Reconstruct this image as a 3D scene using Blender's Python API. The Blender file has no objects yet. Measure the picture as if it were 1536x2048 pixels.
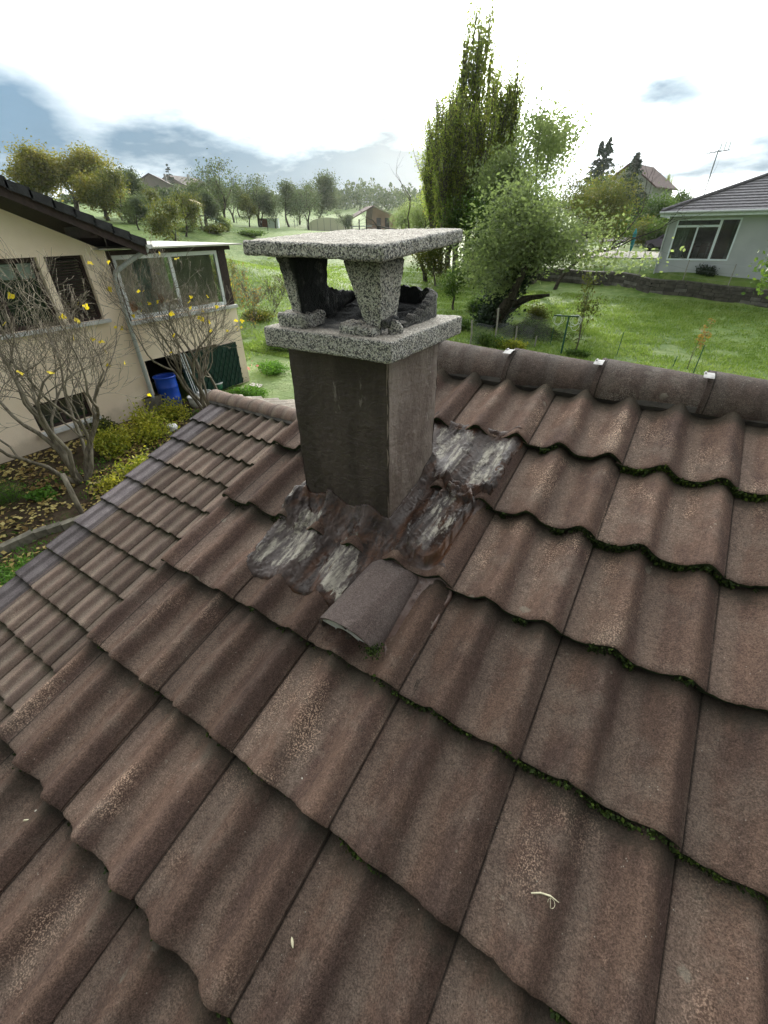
import bpy, math, random
import numpy as np
from mathutils import Vector, Matrix
SC = bpy.context.scene
# ---------------------------------------------------------------- camera
CZ = 4.0                                   # eye height above the left garden
F, PITCH, ROLL, YAW = 843.15, .5893, .0153, .575
def _cam():
    f = np.array([0, math.cos(PITCH), -math.sin(PITCH)]); r = np.array([1., 0, 0]); d = np.cross(f, r)
    M = np.array([math.cos(ROLL)*r + math.sin(ROLL)*d, -math.sin(ROLL)*r + math.cos(ROLL)*d, f])
    c, s = math.cos(YAW), math.sin(YAW)
    R = np.array([[c, -s, 0], [s, c, 0], [0, 0, 1]])
    return M @ R.T
CM = _cam()
cam_d = bpy.data.cameras.new("camera"); cam = bpy.data.objects.new("camera", cam_d); SC.collection.objects.link(cam)
cam_d.sensor_fit = 'VERTICAL'; cam_d.sensor_height = 36; cam_d.lens = F/2048*36
cam_d.clip_start = .05; cam_d.clip_end = 3000
cam.matrix_world = Matrix([[CM[0][0], -CM[1][0], -CM[2][0], 0], [CM[0][1], -CM[1][1], -CM[2][1], 0],
                           [CM[0][2], -CM[1][2], -CM[2][2], CZ], [0, 0, 0, 1]])
SC.camera = cam
def ray(x, y): return CM.T @ np.array([(x-768)/F, (y-1024)/F, 1.])
EYE = np.array([0, 0, CZ])
def onz(x, y, z):                          # point of a sight line at world height z
    d = ray(x, y); return EYE + d*((z-CZ)/d[2])
def ond(x, y, dist):                       # at a horizontal distance
    d = ray(x, y); return EYE + d*(dist/math.hypot(d[0], d[1]))
def onx(x, y, X): d = ray(x, y); return EYE + d*(X/d[0])
def ony(x, y, Y): d = ray(x, y); return EYE + d*(Y/d[1])
def proj(p):
    c = CM @ (np.asarray(p)-EYE); return (768+F*c[0]/c[2], 1024+F*c[1]/c[2])
# ---------------------------------------------------------------- world, sun, exposure
SUN_EL, SUNV = math.radians(13.3), Vector((-.39*.985, .89*.985, .235)).normalized()
SKY_W, SUN_S, EXPO, HAZE = 1.15, 4.0, 0.80, 0.00011
SC.view_settings.view_transform = 'Standard'; SC.view_settings.look = 'None'
SC.view_settings.exposure = EXPO; SC.view_settings.gamma = 1
SC.cycles.max_bounces = 8; SC.cycles.diffuse_bounces = 3; SC.cycles.glossy_bounces = 3
SC.cycles.transmission_bounces = 4; SC.cycles.transparent_max_bounces = 8; SC.cycles.volume_bounces = 0
SC.cycles.use_denoising = True
SC.cycles.sample_clamp_indirect = 4
def build_world():
    w = bpy.data.worlds.new("World"); SC.world = w; w.use_nodes = True
    nt = w.node_tree; N = nt.nodes; L = nt.links; N.clear()
    def n(t, **k):
        o = N.new(t)
        for a, b in k.items(): setattr(o, a, b)
        return o
    out = n('ShaderNodeOutputWorld')
    sky = n('ShaderNodeTexSky', sky_type='NISHITA', sun_disc=False)
    sky.sun_elevation = SUN_EL; sky.sun_rotation = math.atan2(SUNV.x, SUNV.y)
    bg1 = n('ShaderNodeBackground'); bg1.inputs[1].default_value = .05; L.new(sky.outputs[0], bg1.inputs[0])
    tc = n('ShaderNodeTexCoord')
    def vm(op, a, b=None):
        o = n('ShaderNodeVectorMath', operation=op)
        for k, v in enumerate((a, b)):
            if v is None: continue
            if hasattr(v, 'links') or hasattr(v, 'is_output'): L.new(v, o.inputs[k])
            else: o.inputs[k].default_value = v
        return o
    def mt(op, a, b=None, c=None, clamp=False):
        o = n('ShaderNodeMath', operation=op, use_clamp=clamp)
        for k, v in enumerate((a, b, c)):
            if v is None: continue
            if isinstance(v, (int, float)): o.inputs[k].default_value = v
            else: L.new(v, o.inputs[k])
        return o.outputs[0]
    nz = n('ShaderNodeTexNoise'); nz.inputs['Scale'].default_value = 2.6; nz.inputs['Detail'].default_value = 7; nz.inputs['Roughness'].default_value = .55
    mp = n('ShaderNodeMapping'); mp.inputs['Scale'].default_value = (1, 1, 3.2); L.new(tc.outputs['Generated'], mp.inputs[0]); L.new(mp.outputs[0], nz.inputs['Vector'])
    nz2 = n('ShaderNodeTexNoise'); nz2.inputs['Scale'].default_value = 1.3; nz2.inputs['Detail'].default_value = 5
    L.new(mp.outputs[0], nz2.inputs['Vector'])
    off = vm('SUBTRACT', nz.outputs['Color'], (.5, .5, .5)); sc = vm('SCALE', off.outputs[0]); sc.inputs['Scale'].default_value = .14
    d = vm('ADD', tc.outputs['Generated'], sc.outputs[0]); d = vm('NORMALIZE', d.outputs[0])
    total = None
    # grey-blue cloud banks, each an ellipse about a direction: (pixel of its centre, half width, half height, depth)
    for (px, py, wx, wy, a) in [(0, 190, .10, .055, .7), (-420, 200, .4, .14, .22), (620, 352, .38, .052, 1.3), (830, 335, .14, .048, 1.3), (340, 262, .12, .05, .75), (755, 235, .06, .045, .85),
                                (1345, 190, .085, .026, .95), (1500, 302, .20, .018, .85), (1575, 232, .09, .022, .6), (1340, 330, .11, .012, .6), (60, 300, .3, .04, .45), (1800, 260, .25, .05, .4)]:
        c = ray(px, py); c = c/np.linalg.norm(c)
        rt = np.array([c[1], -c[0], 0]); rt /= np.linalg.norm(rt); up = np.cross(rt, c)
        A = vm('DOT_PRODUCT', d.outputs[0], tuple(rt/wx)).outputs['Value']; B = vm('DOT_PRODUCT', d.outputs[0], tuple(up/wy)).outputs['Value']
        front = vm('DOT_PRODUCT', d.outputs[0], tuple(c)).outputs['Value']
        r2 = mt('ADD', mt('MULTIPLY', A, A), mt('MULTIPLY', B, B))
        g = mt('MULTIPLY', mt('EXPONENT', mt('MULTIPLY', r2, -1.0)), mt('GREATER_THAN', front, 0.))
        g = mt('MULTIPLY', g, a); total = g if total is None else mt('ADD', total, g)
    bank = mt('MULTIPLY', total, mt('ADD', mt('MULTIPLY', nz.outputs['Fac'], 2.6), -.35), clamp=True)
    # glow follows the sun; broad falloff axis tilted aside to shade the roof rolls
    cs = vm('DOT_PRODUCT', tc.outputs['Generated'], tuple(SUNV)).outputs['Value']
    ax = Vector((-.58, .78, .24)).normalized(); ca = vm('DOT_PRODUCT', tc.outputs['Generated'], tuple(ax)).outputs['Value']
    near = n('ShaderNodeMapRange', interpolation_type='SMOOTHSTEP'); L.new(ca, near.inputs[0])
    near.inputs[1].default_value = -.45; near.inputs[2].default_value = .62; near.inputs[3].default_value = .20; near.inputs[4].default_value = 1.25
    glow = mt('MULTIPLY', mt('EXPONENT', mt('MULTIPLY', mt('SUBTRACT', 1., cs), -60.)), 2.2)
    glow2 = mt('MULTIPLY', mt('EXPONENT', mt('MULTIPLY', mt('SUBTRACT', 1., cs), -7.)), 3.4)
    lum = mt('ADD', near.outputs[0], mt('ADD', glow, glow2))
    soft = n('ShaderNodeMapRange', interpolation_type='SMOOTHSTEP'); L.new(nz2.outputs['Fac'], soft.inputs[0])
    soft.inputs[1].default_value = .36; soft.inputs[2].default_value = .6; soft.inputs[3].default_value = .84; soft.inputs[4].default_value = 1.05
    lum = mt('MULTIPLY', lum, soft.outputs[0])
    gm_ = mt('ADD', mt('MULTIPLY', nz.outputs['Fac'], 1.0), .5)
    mix = n('ShaderNodeMixRGB'); L.new(bank, mix.inputs[0]); mix.inputs[1].default_value = (.97, 1.0, .99, 1); mix.inputs[2].default_value = (.11, .185, .26, 1)
    lm = mt('MULTIPLY', mt('POWER', lum, mt('SUBTRACT', 1., bank)), mt('POWER', gm_, bank))
    mul = vm('SCALE', mix.outputs[0]); L.new(lm, mul.inputs['Scale'])
    bg2 = n('ShaderNodeBackground'); bg2.inputs[1].default_value = SKY_W; L.new(mul.outputs[0], bg2.inputs[0])
    ms = n('ShaderNodeMixShader'); ms.inputs[0].default_value = .92
    L.new(bg1.outputs[0], ms.inputs[1]); L.new(bg2.outputs[0], ms.inputs[2]); L.new(ms.outputs[0], out.inputs[0])
build_world()
sl = bpy.data.lights.new("sun", 'SUN'); sl.energy = SUN_S; sl.angle = math.radians(3); sl.color = (1, .93, .82)
sun = bpy.data.objects.new("sun", sl); SC.collection.objects.link(sun)
sun.rotation_euler = SUNV.to_track_quat('Z', 'Y').to_euler(); sun.location = (0, 0, 60)

# ---------------------------------------------------------------- helpers
COL = SC.collection
def tag(o, label=None, cat=None, group=None, kind=None):
    if label: o['label'] = label
    if cat: o['category'] = cat
    if group: o['group'] = group
    if kind: o['kind'] = kind
    return o
def empty(name, loc=(0, 0, 0), rz=0, label=None, cat=None, group=None):
    o = bpy.data.objects.new(name, None); COL.objects.link(o); o.location = loc; o.rotation_euler = (0, 0, rz); o.empty_display_size = .1
    return tag(o, label, cat, group)
class MB:
    """collects vertices and faces (numpy), builds one mesh object"""
    def __init__(s): s.v = []; s.f4 = []; s.f3 = []; s.n = 0; s.ng = []; s.mi4 = []; s.mi3 = []; s.mat = 0
    def add(s, v, quads=None, tris=None):
        v = np.asarray(v, float).reshape(-1, 3); s.v.append(v)
        if quads is not None and len(quads): q = np.asarray(quads, int)+s.n; s.f4.append(q); s.mi4.append(np.full(len(q), s.mat))
        if tris is not None and len(tris): t = np.asarray(tris, int)+s.n; s.f3.append(t); s.mi3.append(np.full(len(t), s.mat))
        s.n += len(v)
    def box(s, a, b, rz=0, c=None):
        (x0, y0, z0), (x1, y1, z1) = a, b
        v = np.array([[x0, y0, z0], [x1, y0, z0], [x1, y1, z0], [x0, y1, z0], [x0, y0, z1], [x1, y0, z1], [x1, y1, z1], [x0, y1, z1]], float)
        if rz:
            c = np.array(c if c is not None else [(x0+x1)/2, (y0+y1)/2, 0]); cs, sn = math.cos(rz), math.sin(rz)
            w = v-c; v = np.stack([w[:, 0]*cs-w[:, 1]*sn, w[:, 0]*sn+w[:, 1]*cs, w[:, 2]], 1)+c
        s.add(v, [[0, 3, 2, 1], [4, 5, 6, 7], [0, 1, 5, 4], [1, 2, 6, 5], [2, 3, 7, 6], [3, 0, 4, 7]])
    def hexa(s, v8): s.add(v8, [[0, 3, 2, 1], [4, 5, 6, 7], [0, 1, 5, 4], [1, 2, 6, 5], [2, 3, 7, 6], [3, 0, 4, 7]])
    def bar(s, p, q, w, h=None, up=(0, 0, 1)):
        p = np.array(p, float); q = np.array(q, float); h = h or w
        d = q-p; d /= np.linalg.norm(d)+1e-9; u = np.array(up, float)
        if abs(d@u) > .98: u = np.array([1., 0, 0])
        a = np.cross(d, u); a /= np.linalg.norm(a); b = np.cross(a, d)
        a = a*w/2; b = b*h/2
        s.hexa([p-a-b, p+a-b, q+a-b, q-a-b, p-a+b, p+a+b, q+a+b, q-a+b])
    def tube(s, P, R, k=6, cap=True):
        P = np.asarray(P, float); n = len(P); R = np.broadcast_to(np.asarray(R, float), (n,))
        T = np.gradient(P, axis=0); T /= np.linalg.norm(T, axis=1)[:, None]+1e-9
        ref = np.array([0, 0, 1.]) if abs(T[0][2]) < .9 else np.array([1., 0, 0])
        V = []
        for i in range(n):
            a = np.cross(T[i], ref); a /= np.linalg.norm(a)+1e-9; b = np.cross(T[i], a); ref = np.cross(a, T[i])
            th = np.arange(k)*2*math.pi/k
            V.append(P[i]+R[i]*(np.cos(th)[:, None]*a+np.sin(th)[:, None]*b))
        q = [[i*k+j, i*k+(j+1) % k, (i+1)*k+(j+1) % k, (i+1)*k+j] for i in range(n-1) for j in range(k)]
        V = np.concatenate(V)
        t = []
        if cap:
            V = np.concatenate([V, P[:1], P[-1:]]); c0, c1 = n*k, n*k+1
            t = [[c0, (j+1) % k, j] for j in range(k)]+[[c1, (n-1)*k+j, (n-1)*k+(j+1) % k] for j in range(k)]
        s.add(V, q, t)
    def lathe(s, prof, k=16, c=(0, 0, 0), jit=0):
        th = np.arange(k)*2*math.pi/k; V = []
        for r, z in prof: V.append(np.stack([c[0]+r*np.cos(th), c[1]+r*np.sin(th), np.full(k, c[2]+z)], 1))
        n = len(prof)
        s.add(np.concatenate(V), [[i*k+j, i*k+(j+1) % k, (i+1)*k+(j+1) % k, (i+1)*k+j] for i in range(n-1) for j in range(k)])
    def grid(s, P, close=False):
        """P: (n,m,3) array of points"""
        n, m = P.shape[:2]; i, j = np.meshgrid(np.arange(n-1), np.arange(m-1), indexing='ij')
        a = (i*m+j).ravel(); s.add(P.reshape(-1, 3), np.stack([a, a+1, a+m+1, a+m], 1))
    def cards(s, C, U, V):
        """leaf cards: centres C, half-axes U, V (n,3 each); bent along U for depth"""
        n = len(C); nn = np.cross(U, V); nn /= np.linalg.norm(nn, axis=1)[:, None]+1e-9; ln = np.linalg.norm(U, axis=1)[:, None]*.35
        X = np.stack([C-U, C-V+nn*ln*.3, C+U+nn*ln*.2, C+V+nn*ln*.3], 1).reshape(-1, 3)
        a = np.arange(n)*4; s.add(X, np.stack([a, a+1, a+2, a+3], 1))
    def mesh(s, name, smooth=False):
        me = bpy.data.meshes.new(name); V = np.concatenate(s.v)
        q = np.concatenate(s.f4) if s.f4 else np.zeros((0, 4), int); t = np.concatenate(s.f3) if s.f3 else np.zeros((0, 3), int)
        me.vertices.add(len(V)); me.vertices.foreach_set('co', V.ravel())
        nl = q.size+t.size; me.loops.add(nl); me.loops.foreach_set('vertex_index', np.concatenate([q.ravel(), t.ravel()]))
        npoly = len(q)+len(t); me.polygons.add(npoly)
        me.polygons.foreach_set('loop_start', np.concatenate([np.arange(len(q))*4, q.size+np.arange(len(t))*3]))
        me.polygons.foreach_set('loop_total', np.concatenate([np.full(len(q), 4), np.full(len(t), 3)]))
        mi = np.concatenate((s.mi4 or [np.zeros(0, int)])+(s.mi3 or [])) if (s.mi4 or s.mi3) else np.zeros(npoly, int)
        me.polygons.foreach_set('material_index', mi.astype(int))
        me.update(calc_edges=True); me.validate()
        if smooth: me.shade_smooth()
        else: me.shade_flat()
        return me
    def build(s, name, mat, parent=None, smooth=False, label=None, cat=None, group=None, kind=None):
        me = s.mesh(name, smooth)
        for m in (mat if isinstance(mat, (list, tuple)) else [mat]): me.materials.append(m)
        return link(name, me, parent, label, cat, group, kind)
def link(name, me, parent=None, label=None, cat=None, group=None, kind=None, M=None):
    o = bpy.data.objects.new(name, me); COL.objects.link(o)
    if parent is not None: o.parent = parent
    if M is not None: o.matrix_local = M
    return tag(o, label, cat, group, kind)
def child(mb, name, mat, root, **k):
    """mesh given in world coordinates, parented to a root Empty that stands elsewhere"""
    o = mb.build(name, mat, None, **k); o.parent = root
    top = root; M = Matrix()
    chain = []
    while top is not None: chain.append(top); top = top.parent
    for r in reversed(chain): M = M @ (r.matrix_parent_inverse @ Matrix.LocRotScale(r.location, r.rotation_euler, r.scale))
    o.matrix_parent_inverse = M.inverted()
    return o
def copy_tree(o, parent=None):
    c = o.copy(); COL.objects.link(c); c.parent = parent
    for ch in o.children: copy_tree(ch, c)
    return c
def xf(loc, rz=0, sc=1): return Matrix.Translation(loc) @ Matrix.Rotation(rz, 4, 'Z') @ Matrix.Scale(sc, 4)
# ---------------------------------------------------------------- noise on arrays
_rs = np.random.RandomState(7); _T = _rs.rand(64, 64, 8)
def vn(x, y, k=0):
    x = np.asarray(x, float); y = np.asarray(y, float)
    xi = np.floor(x).astype(int); yi = np.floor(y).astype(int); fx = x-xi; fy = y-yi; fx = fx*fx*(3-2*fx); fy = fy*fy*(3-2*fy)
    g = lambda a, b: _T[a % 64, b % 64, k % 8]
    return (g(xi, yi)*(1-fx)+g(xi+1, yi)*fx)*(1-fy)+(g(xi, yi+1)*(1-fx)+g(xi+1, yi+1)*fx)*fy
def fbm(x, y, o=4, k=0):
    s = 0; a = .5; t = 0
    for i in range(o): s = s+a*vn(x*2**i+i*13.7, y*2**i+i*7.1, k+i); t += a; a *= .5
    return s/t
# ---------------------------------------------------------------- materials
class NT:
    def __init__(s, name):
        s.m = bpy.data.materials.new(name); s.m.use_nodes = True; s.N = s.m.node_tree.nodes; s.L = s.m.node_tree.links
        s.b = s.N['Principled BSDF']; s.o = s.N['Material Output']
    def n(s, t, **k):
        o = s.N.new(t)
        for a, b in k.items(): setattr(o, a, b)
        return o
    def set(s, sock, v):
        if hasattr(v, 'is_output'): s.L.new(v, sock)
        else: sock.default_value = v
    def coord(s, kind='Object', scale=(1, 1, 1), rnd=True):
        tc = s.n('ShaderNodeTexCoord'); mp = s.n('ShaderNodeMapping'); s.L.new(tc.outputs[kind], mp.inputs[0]); mp.inputs['Scale'].default_value = scale
        if rnd:
            oi = s.n('ShaderNodeObjectInfo'); cb = s.n('ShaderNodeMath', operation='MULTIPLY'); s.L.new(oi.outputs['Random'], cb.inputs[0]); cb.inputs[1].default_value = 37.
            s.L.new(cb.outputs[0], mp.inputs['Location'])
        return mp.outputs[0]
    def noise(s, v, scale, detail=4, rough=.55, out='Fac'):
        o = s.n('ShaderNodeTexNoise'); s.L.new(v, o.inputs['Vector']); o.inputs['Scale'].default_value = scale; o.inputs['Detail'].default_value = detail; o.inputs['Roughness'].default_value = rough
        return o.outputs[out]
    def vor(s, v, scale, out='Distance', feature='F1'):
        o = s.n('ShaderNodeTexVoronoi', feature=feature); s.L.new(v, o.inputs['Vector']); o.inputs['Scale'].default_value = scale
        return o.outputs[out]
    def ramp(s, f, a, b, lo=0., hi=1.):
        o = s.n('ShaderNodeMapRange', interpolation_type='SMOOTHSTEP'); s.L.new(f, o.inputs[0])
        for i, x in enumerate((a, b, lo, hi)): o.inputs[i+1].default_value = x
        return o.outputs[0]
    def mix(s, f, a, b, mode='MIX'):
        o = s.n('ShaderNodeMixRGB', blend_type=mode); s.set(o.inputs[0], f)
        for k, v in ((1, a), (2, b)): s.set(o.inputs[k], v if hasattr(v, 'is_output') else (*v, 1) if len(v) == 3 else v)
        return o.outputs[0]
    def mth(s, op, a, b=None, clamp=False):
        o = s.n('ShaderNodeMath', operation=op, use_clamp=clamp); s.set(o.inputs[0], a)
        if b is not None: s.set(o.inputs[1], b)
        return o.outputs[0]
    def cramp(s, f, stops):
        o = s.n('ShaderNodeValToRGB'); s.L.new(f, o.inputs[0]); e = o.color_ramp.elements
        while len(e) < len(stops): e.new(.5)
        for i, (p, c) in enumerate(stops): e[i].position = p; e[i].color = (*c, 1)
        return o.outputs[0]
    def bump(s, h, dist, strength=1, prev=None):
        o = s.n('ShaderNodeBump'); s.L.new(h, o.inputs['Height']); o.inputs['Distance'].default_value = dist; o.inputs['Strength'].default_value = strength
        if prev is not None: s.L.new(prev, o.inputs['Normal'])
        return o.outputs[0]
    def fin(s, col, rough=.8, nrm=None, spec=.3, metal=0):
        s.set(s.b.inputs['Base Color'], (*col, 1) if isinstance(col, tuple) and len(col) == 3 else col)
        s.set(s.b.inputs['Roughness'], rough); s.b.inputs['Specular IOR Level'].default_value = spec; s.b.inputs['Metallic'].default_value = metal
        if nrm is not None: s.L.new(nrm, s.b.inputs['Normal'])
        return s.m
def simple(name, col, rough=.7, var=.15, scale=6, metal=0, bump=0, spec=.3, kind='Object'):
    t = NT(name); c = t.coord(kind); f = t.noise(c, scale, 5)
    a = tuple(max(0, x*(1-var)) for x in col); b = tuple(x*(1+var) for x in col)
    cc = t.mix(t.ramp(f, .3, .7), a, b)
    nr = t.bump(t.noise(c, scale*12, 3), bump) if bump else None
    return t.fin(cc, rough, nr, spec, metal)
def leafmat(name, cols, trans=.35, rough=.6):
    t = NT(name); g = t.n('ShaderNodeNewGeometry'); c = t.coord('Object')
    f = t.mth('ADD', t.mth('MULTIPLY', g.outputs['Random Per Island'], .6), t.mth('MULTIPLY', t.ramp(t.noise(c, .9, 3), .3, .7), .4))
    st = [(i/(len(cols)-1), k) for i, k in enumerate(cols)]
    cc = t.cramp(f, st); t.fin(cc, rough, spec=.2)
    tr = t.n('ShaderNodeBsdfTranslucent'); t.L.new(t.mix(1, cc, (1.3, 1.35, .8), 'MULTIPLY'), tr.inputs[0])
    ms = t.n('ShaderNodeMixShader'); ms.inputs[0].default_value = trans
    t.L.new(t.b.outputs[0], ms.inputs[1]); t.L.new(tr.outputs[0], ms.inputs[2]); t.L.new(ms.outputs[0], t.o.inputs[0])
    return t.m
def tile_mat(name, base, dark, pale, orange, moss, mossamt=1., speck=1., contrast=1.):
    t = NT(name); c = t.coord('Object', rnd=True); raw = t.coord('Object', rnd=False); oi = t.n('ShaderNodeObjectInfo')
    st = t.coord('Object', (1, .35, 1)); sep = t.n('ShaderNodeSeparateXYZ'); t.L.new(raw, sep.inputs[0]); x = sep.outputs['X']; y = sep.outputs['Y']
    col = t.mix(t.mth('MULTIPLY', t.ramp(t.noise(st, 9, 6, .68), .40, .66), .75), base, dark)
    col = t.mix(t.mth('MULTIPLY', t.ramp(t.noise(c, 7, 6, .7), .46, .70), .6), col, pale)
    # right flank of rolls: painted shade plus purple-brown slip; dust settles in the troughs
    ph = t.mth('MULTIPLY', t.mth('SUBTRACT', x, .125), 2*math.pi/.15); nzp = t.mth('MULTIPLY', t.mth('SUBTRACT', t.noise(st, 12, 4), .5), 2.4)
    shade_slip = t.ramp(t.mth('SINE', t.mth('ADD', ph, nzp)), .1, .95); col = t.mix(t.mth('MULTIPLY', shade_slip, .55*contrast), col, dark)
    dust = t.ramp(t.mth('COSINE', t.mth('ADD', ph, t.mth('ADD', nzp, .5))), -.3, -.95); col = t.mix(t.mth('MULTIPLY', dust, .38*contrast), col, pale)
    pm = t.mth('MULTIPLY', t.ramp(t.noise(t.coord('Object', (1, .5, 1)), 7, 4, .6), .52, .70), t.ramp(oi.outputs['Random'], .1, .65))
    gr = t.mth('MULTIPLY', t.ramp(t.noise(c, 300, 2), .50, .62), t.mth('MULTIPLY', pm, .8*speck)); col = t.mix(gr, col, orange)
    # sand grain of the concrete
    gn = t.noise(c, 300, 3, .75); g2 = t.noise(c, 95, 5, .75); g3 = t.noise(c, 700, 2, .6)
    hv = t.mth('MULTIPLY', t.ramp(gn, .33, .67, .62, 1.42), t.mth('MULTIPLY', t.ramp(g2, .3, .7, .80, 1.22), t.ramp(g3, .3, .7, .85, 1.17)))
    h2 = t.n('ShaderNodeHueSaturation'); t.L.new(col, h2.inputs['Color']); t.L.new(hv, h2.inputs['Value']); col = h2.outputs[0]
    vd = t.vor(c, 75); fl = t.mth('MULTIPLY', t.ramp(vd, .06, .11, 1, 0), t.ramp(t.noise(c, 17, 3), .53, .62)); col = t.mix(t.mth('MULTIPLY', fl, .8*speck), col, (.66, .61, .52))
    vs = t.vor(c, 24); fs = t.mth('MULTIPLY', t.ramp(t.mth('ADD', vs, t.mth('MULTIPLY', t.noise(c, 140, 3), .12)), .13, .17, 1, 0), t.ramp(t.noise(c, 8, 3), .56, .62)); col = t.mix(t.mth('MULTIPLY', fs, .45*speck), col, (.40, .36, .28))
    vl = t.vor(c, 6.5); nl = t.mth('ADD', vl, t.mth('MULTIPLY', t.noise(c, 70, 4, .7), .16)); li = t.mth('MULTIPLY', t.ramp(nl, .14, .18, 1, 0), t.ramp(t.noise(c, 3.1, 2), .52, .60)); col = t.mix(t.mth('MULTIPLY', li, .5*speck), col, (.36, .34, .27))
    vk = t.vor(c, 31); bk = t.mth('MULTIPLY', t.ramp(vk, .05, .09, 1, 0), t.ramp(t.noise(c, 11, 3), .5, .6)); col = t.mix(t.mth('MULTIPLY', bk, .8*speck), col, (.012, .014, .01))
    mm = t.mth('MULTIPLY', t.ramp(t.mth('ADD', y, t.mth('MULTIPLY', t.noise(c, 28, 5, .65), .09)), .285, .36), .75*mossamt); col = t.mix(mm, col, moss)
    # dirt caught in the side joint
    jn = t.mth('MULTIPLY', t.ramp(x, .0155, .0185), t.ramp(x, .0185, .0235, 1, 0)); jn = t.mth('MULTIPLY', jn, t.ramp(t.noise(c, 30, 4),   .25, .5, .25, .85)); col = t.mix(jn, col, (.012, .010, .008))
    tint = t.ramp(oi.outputs['Random'], 0, 1, .80, 1.24); hs = t.n('ShaderNodeHueSaturation'); t.L.new(col, hs.inputs['Color']); t.L.new(tint, hs.inputs['Value']); col = hs.outputs[0]
    nr = t.bump(g2, .008, 1.); nr = t.bump(gn, .005, 1., nr); nr = t.bump(g3, .002, 1., nr)
    return t.fin(col, .78, nr, .16)
def granite(name, soot_attr=True):
    t = NT(name); c = t.coord('Object', rnd=True)
    wn = t.noise(c, 60, 2, out='Color'); ad = t.n('ShaderNodeVectorMath', operation='MULTIPLY_ADD'); t.L.new(wn, ad.inputs[0]); ad.inputs[1].default_value = (.008,)*3; t.L.new(c, ad.inputs[2])
    v = t.n('ShaderNodeTexVoronoi'); t.L.new(ad.outputs[0], v.inputs['Vector']); v.inputs['Scale'].default_value = 290
    sep = t.n('ShaderNodeSeparateColor'); t.L.new(v.outputs['Color'], sep.inputs[0])
    v2 = t.n('ShaderNodeTexVoronoi'); t.L.new(ad.outputs[0], v2.inputs['Vector']); v2.inputs['Scale'].default_value = 420
    s2 = t.n('ShaderNodeSeparateColor'); t.L.new(v2.outputs['Color'], s2.inputs[0])
    col = t.cramp(sep.outputs[0], [(0, (.05, .05, .055)), (.18, (.12, .12, .12)), (.26, (.36, .35, .33)), (.5, (.55, .54, .50)), (.8, (.68, .66, .62)), (1, (.50, .45, .40))])
    col = t.mix(t.ramp(s2.outputs[0], .76, .82), col, (.10, .10, .105)) 
    gm = t.n('ShaderNodeNewGeometry'); sg = t.n('ShaderNodeSeparateXYZ'); t.L.new(gm.outputs['True Normal'], sg.inputs[0]); upf = t.mth('MULTIPLY', t.ramp(sg.outputs['Z'], .75, .95), t.ramp(t.noise(c, 30, 4), .25, .5, .6, 1.)); col = t.mix(t.mth('MULTIPLY', upf, .8), col, t.mix(t.ramp(sep.outputs[1], .1, .9), (.40, .34, .28), (.80, .74, .64)))
    e = t.vor(ad.outputs[0], 290, 'Distance', 'DISTANCE_TO_EDGE'); col = t.mix(t.ramp(e, .0, .12, .6, 0), col, (.10, .10, .10))
    at = t.n('ShaderNodeAttribute', attribute_name='soot'); sf = t.mth('MULTIPLY', at.outputs['Fac'], t.ramp(t.noise(c, 25, 4), .2, .6, .72, 1.12), True)
    col = t.mix(sf, col, (.012, .014, .015))
    nr = t.bump(v.outputs['Distance'], .003, 1.); nr = t.bump(t.noise(c, 90, 3), .005, .8, nr)
    return t.fin(col, .8, nr, .25)
def glassmat(name, tint=(.02, .03, .035), alpha=.55):
    t = NT(name); t.fin(tint, .04, spec=1.); tr = t.n('ShaderNodeBsdfTransparent'); tr.inputs[0].default_value = (.75, .8, .8, 1)
    ms = t.n('ShaderNodeMixShader'); ms.inputs[0].default_value = alpha; t.L.new(t.b.outputs[0], ms.inputs[2]); t.L.new(tr.outputs[0], ms.inputs[1]); t.L.new(ms.outputs[0], t.o.inputs[0])
    return t.m
M = {}
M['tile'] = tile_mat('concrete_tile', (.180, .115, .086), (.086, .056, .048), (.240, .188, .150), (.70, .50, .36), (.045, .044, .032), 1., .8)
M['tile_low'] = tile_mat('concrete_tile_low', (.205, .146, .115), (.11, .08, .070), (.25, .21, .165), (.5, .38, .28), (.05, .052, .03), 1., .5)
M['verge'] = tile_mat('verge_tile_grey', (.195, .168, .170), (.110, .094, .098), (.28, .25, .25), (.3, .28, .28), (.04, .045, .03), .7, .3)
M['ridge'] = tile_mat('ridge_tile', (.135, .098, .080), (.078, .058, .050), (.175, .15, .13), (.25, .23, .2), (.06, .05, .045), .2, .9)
M['pale_tile'] = tile_mat('pale_sunlit_tile', (.42, .37, .31), (.30, .25, .21), (.5, .45, .4), (.5, .45, .4), (.2, .19, .14), .5, .3)  # annex far slope: sunlight painted in as paler colour; chalet roof: own pale tone
M['moss'] = leafmat('moss', [(.010, .015, .006), (.017, .027, .008), (.030, .048, .011), (.075, .115, .016)], .15, .9)
M['mossedge'] = simple('mossy_edge', (.022, .032, .011), .95, .7, 55, bump=.006)
M['granite'] = granite('exposed_aggregate')
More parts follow.
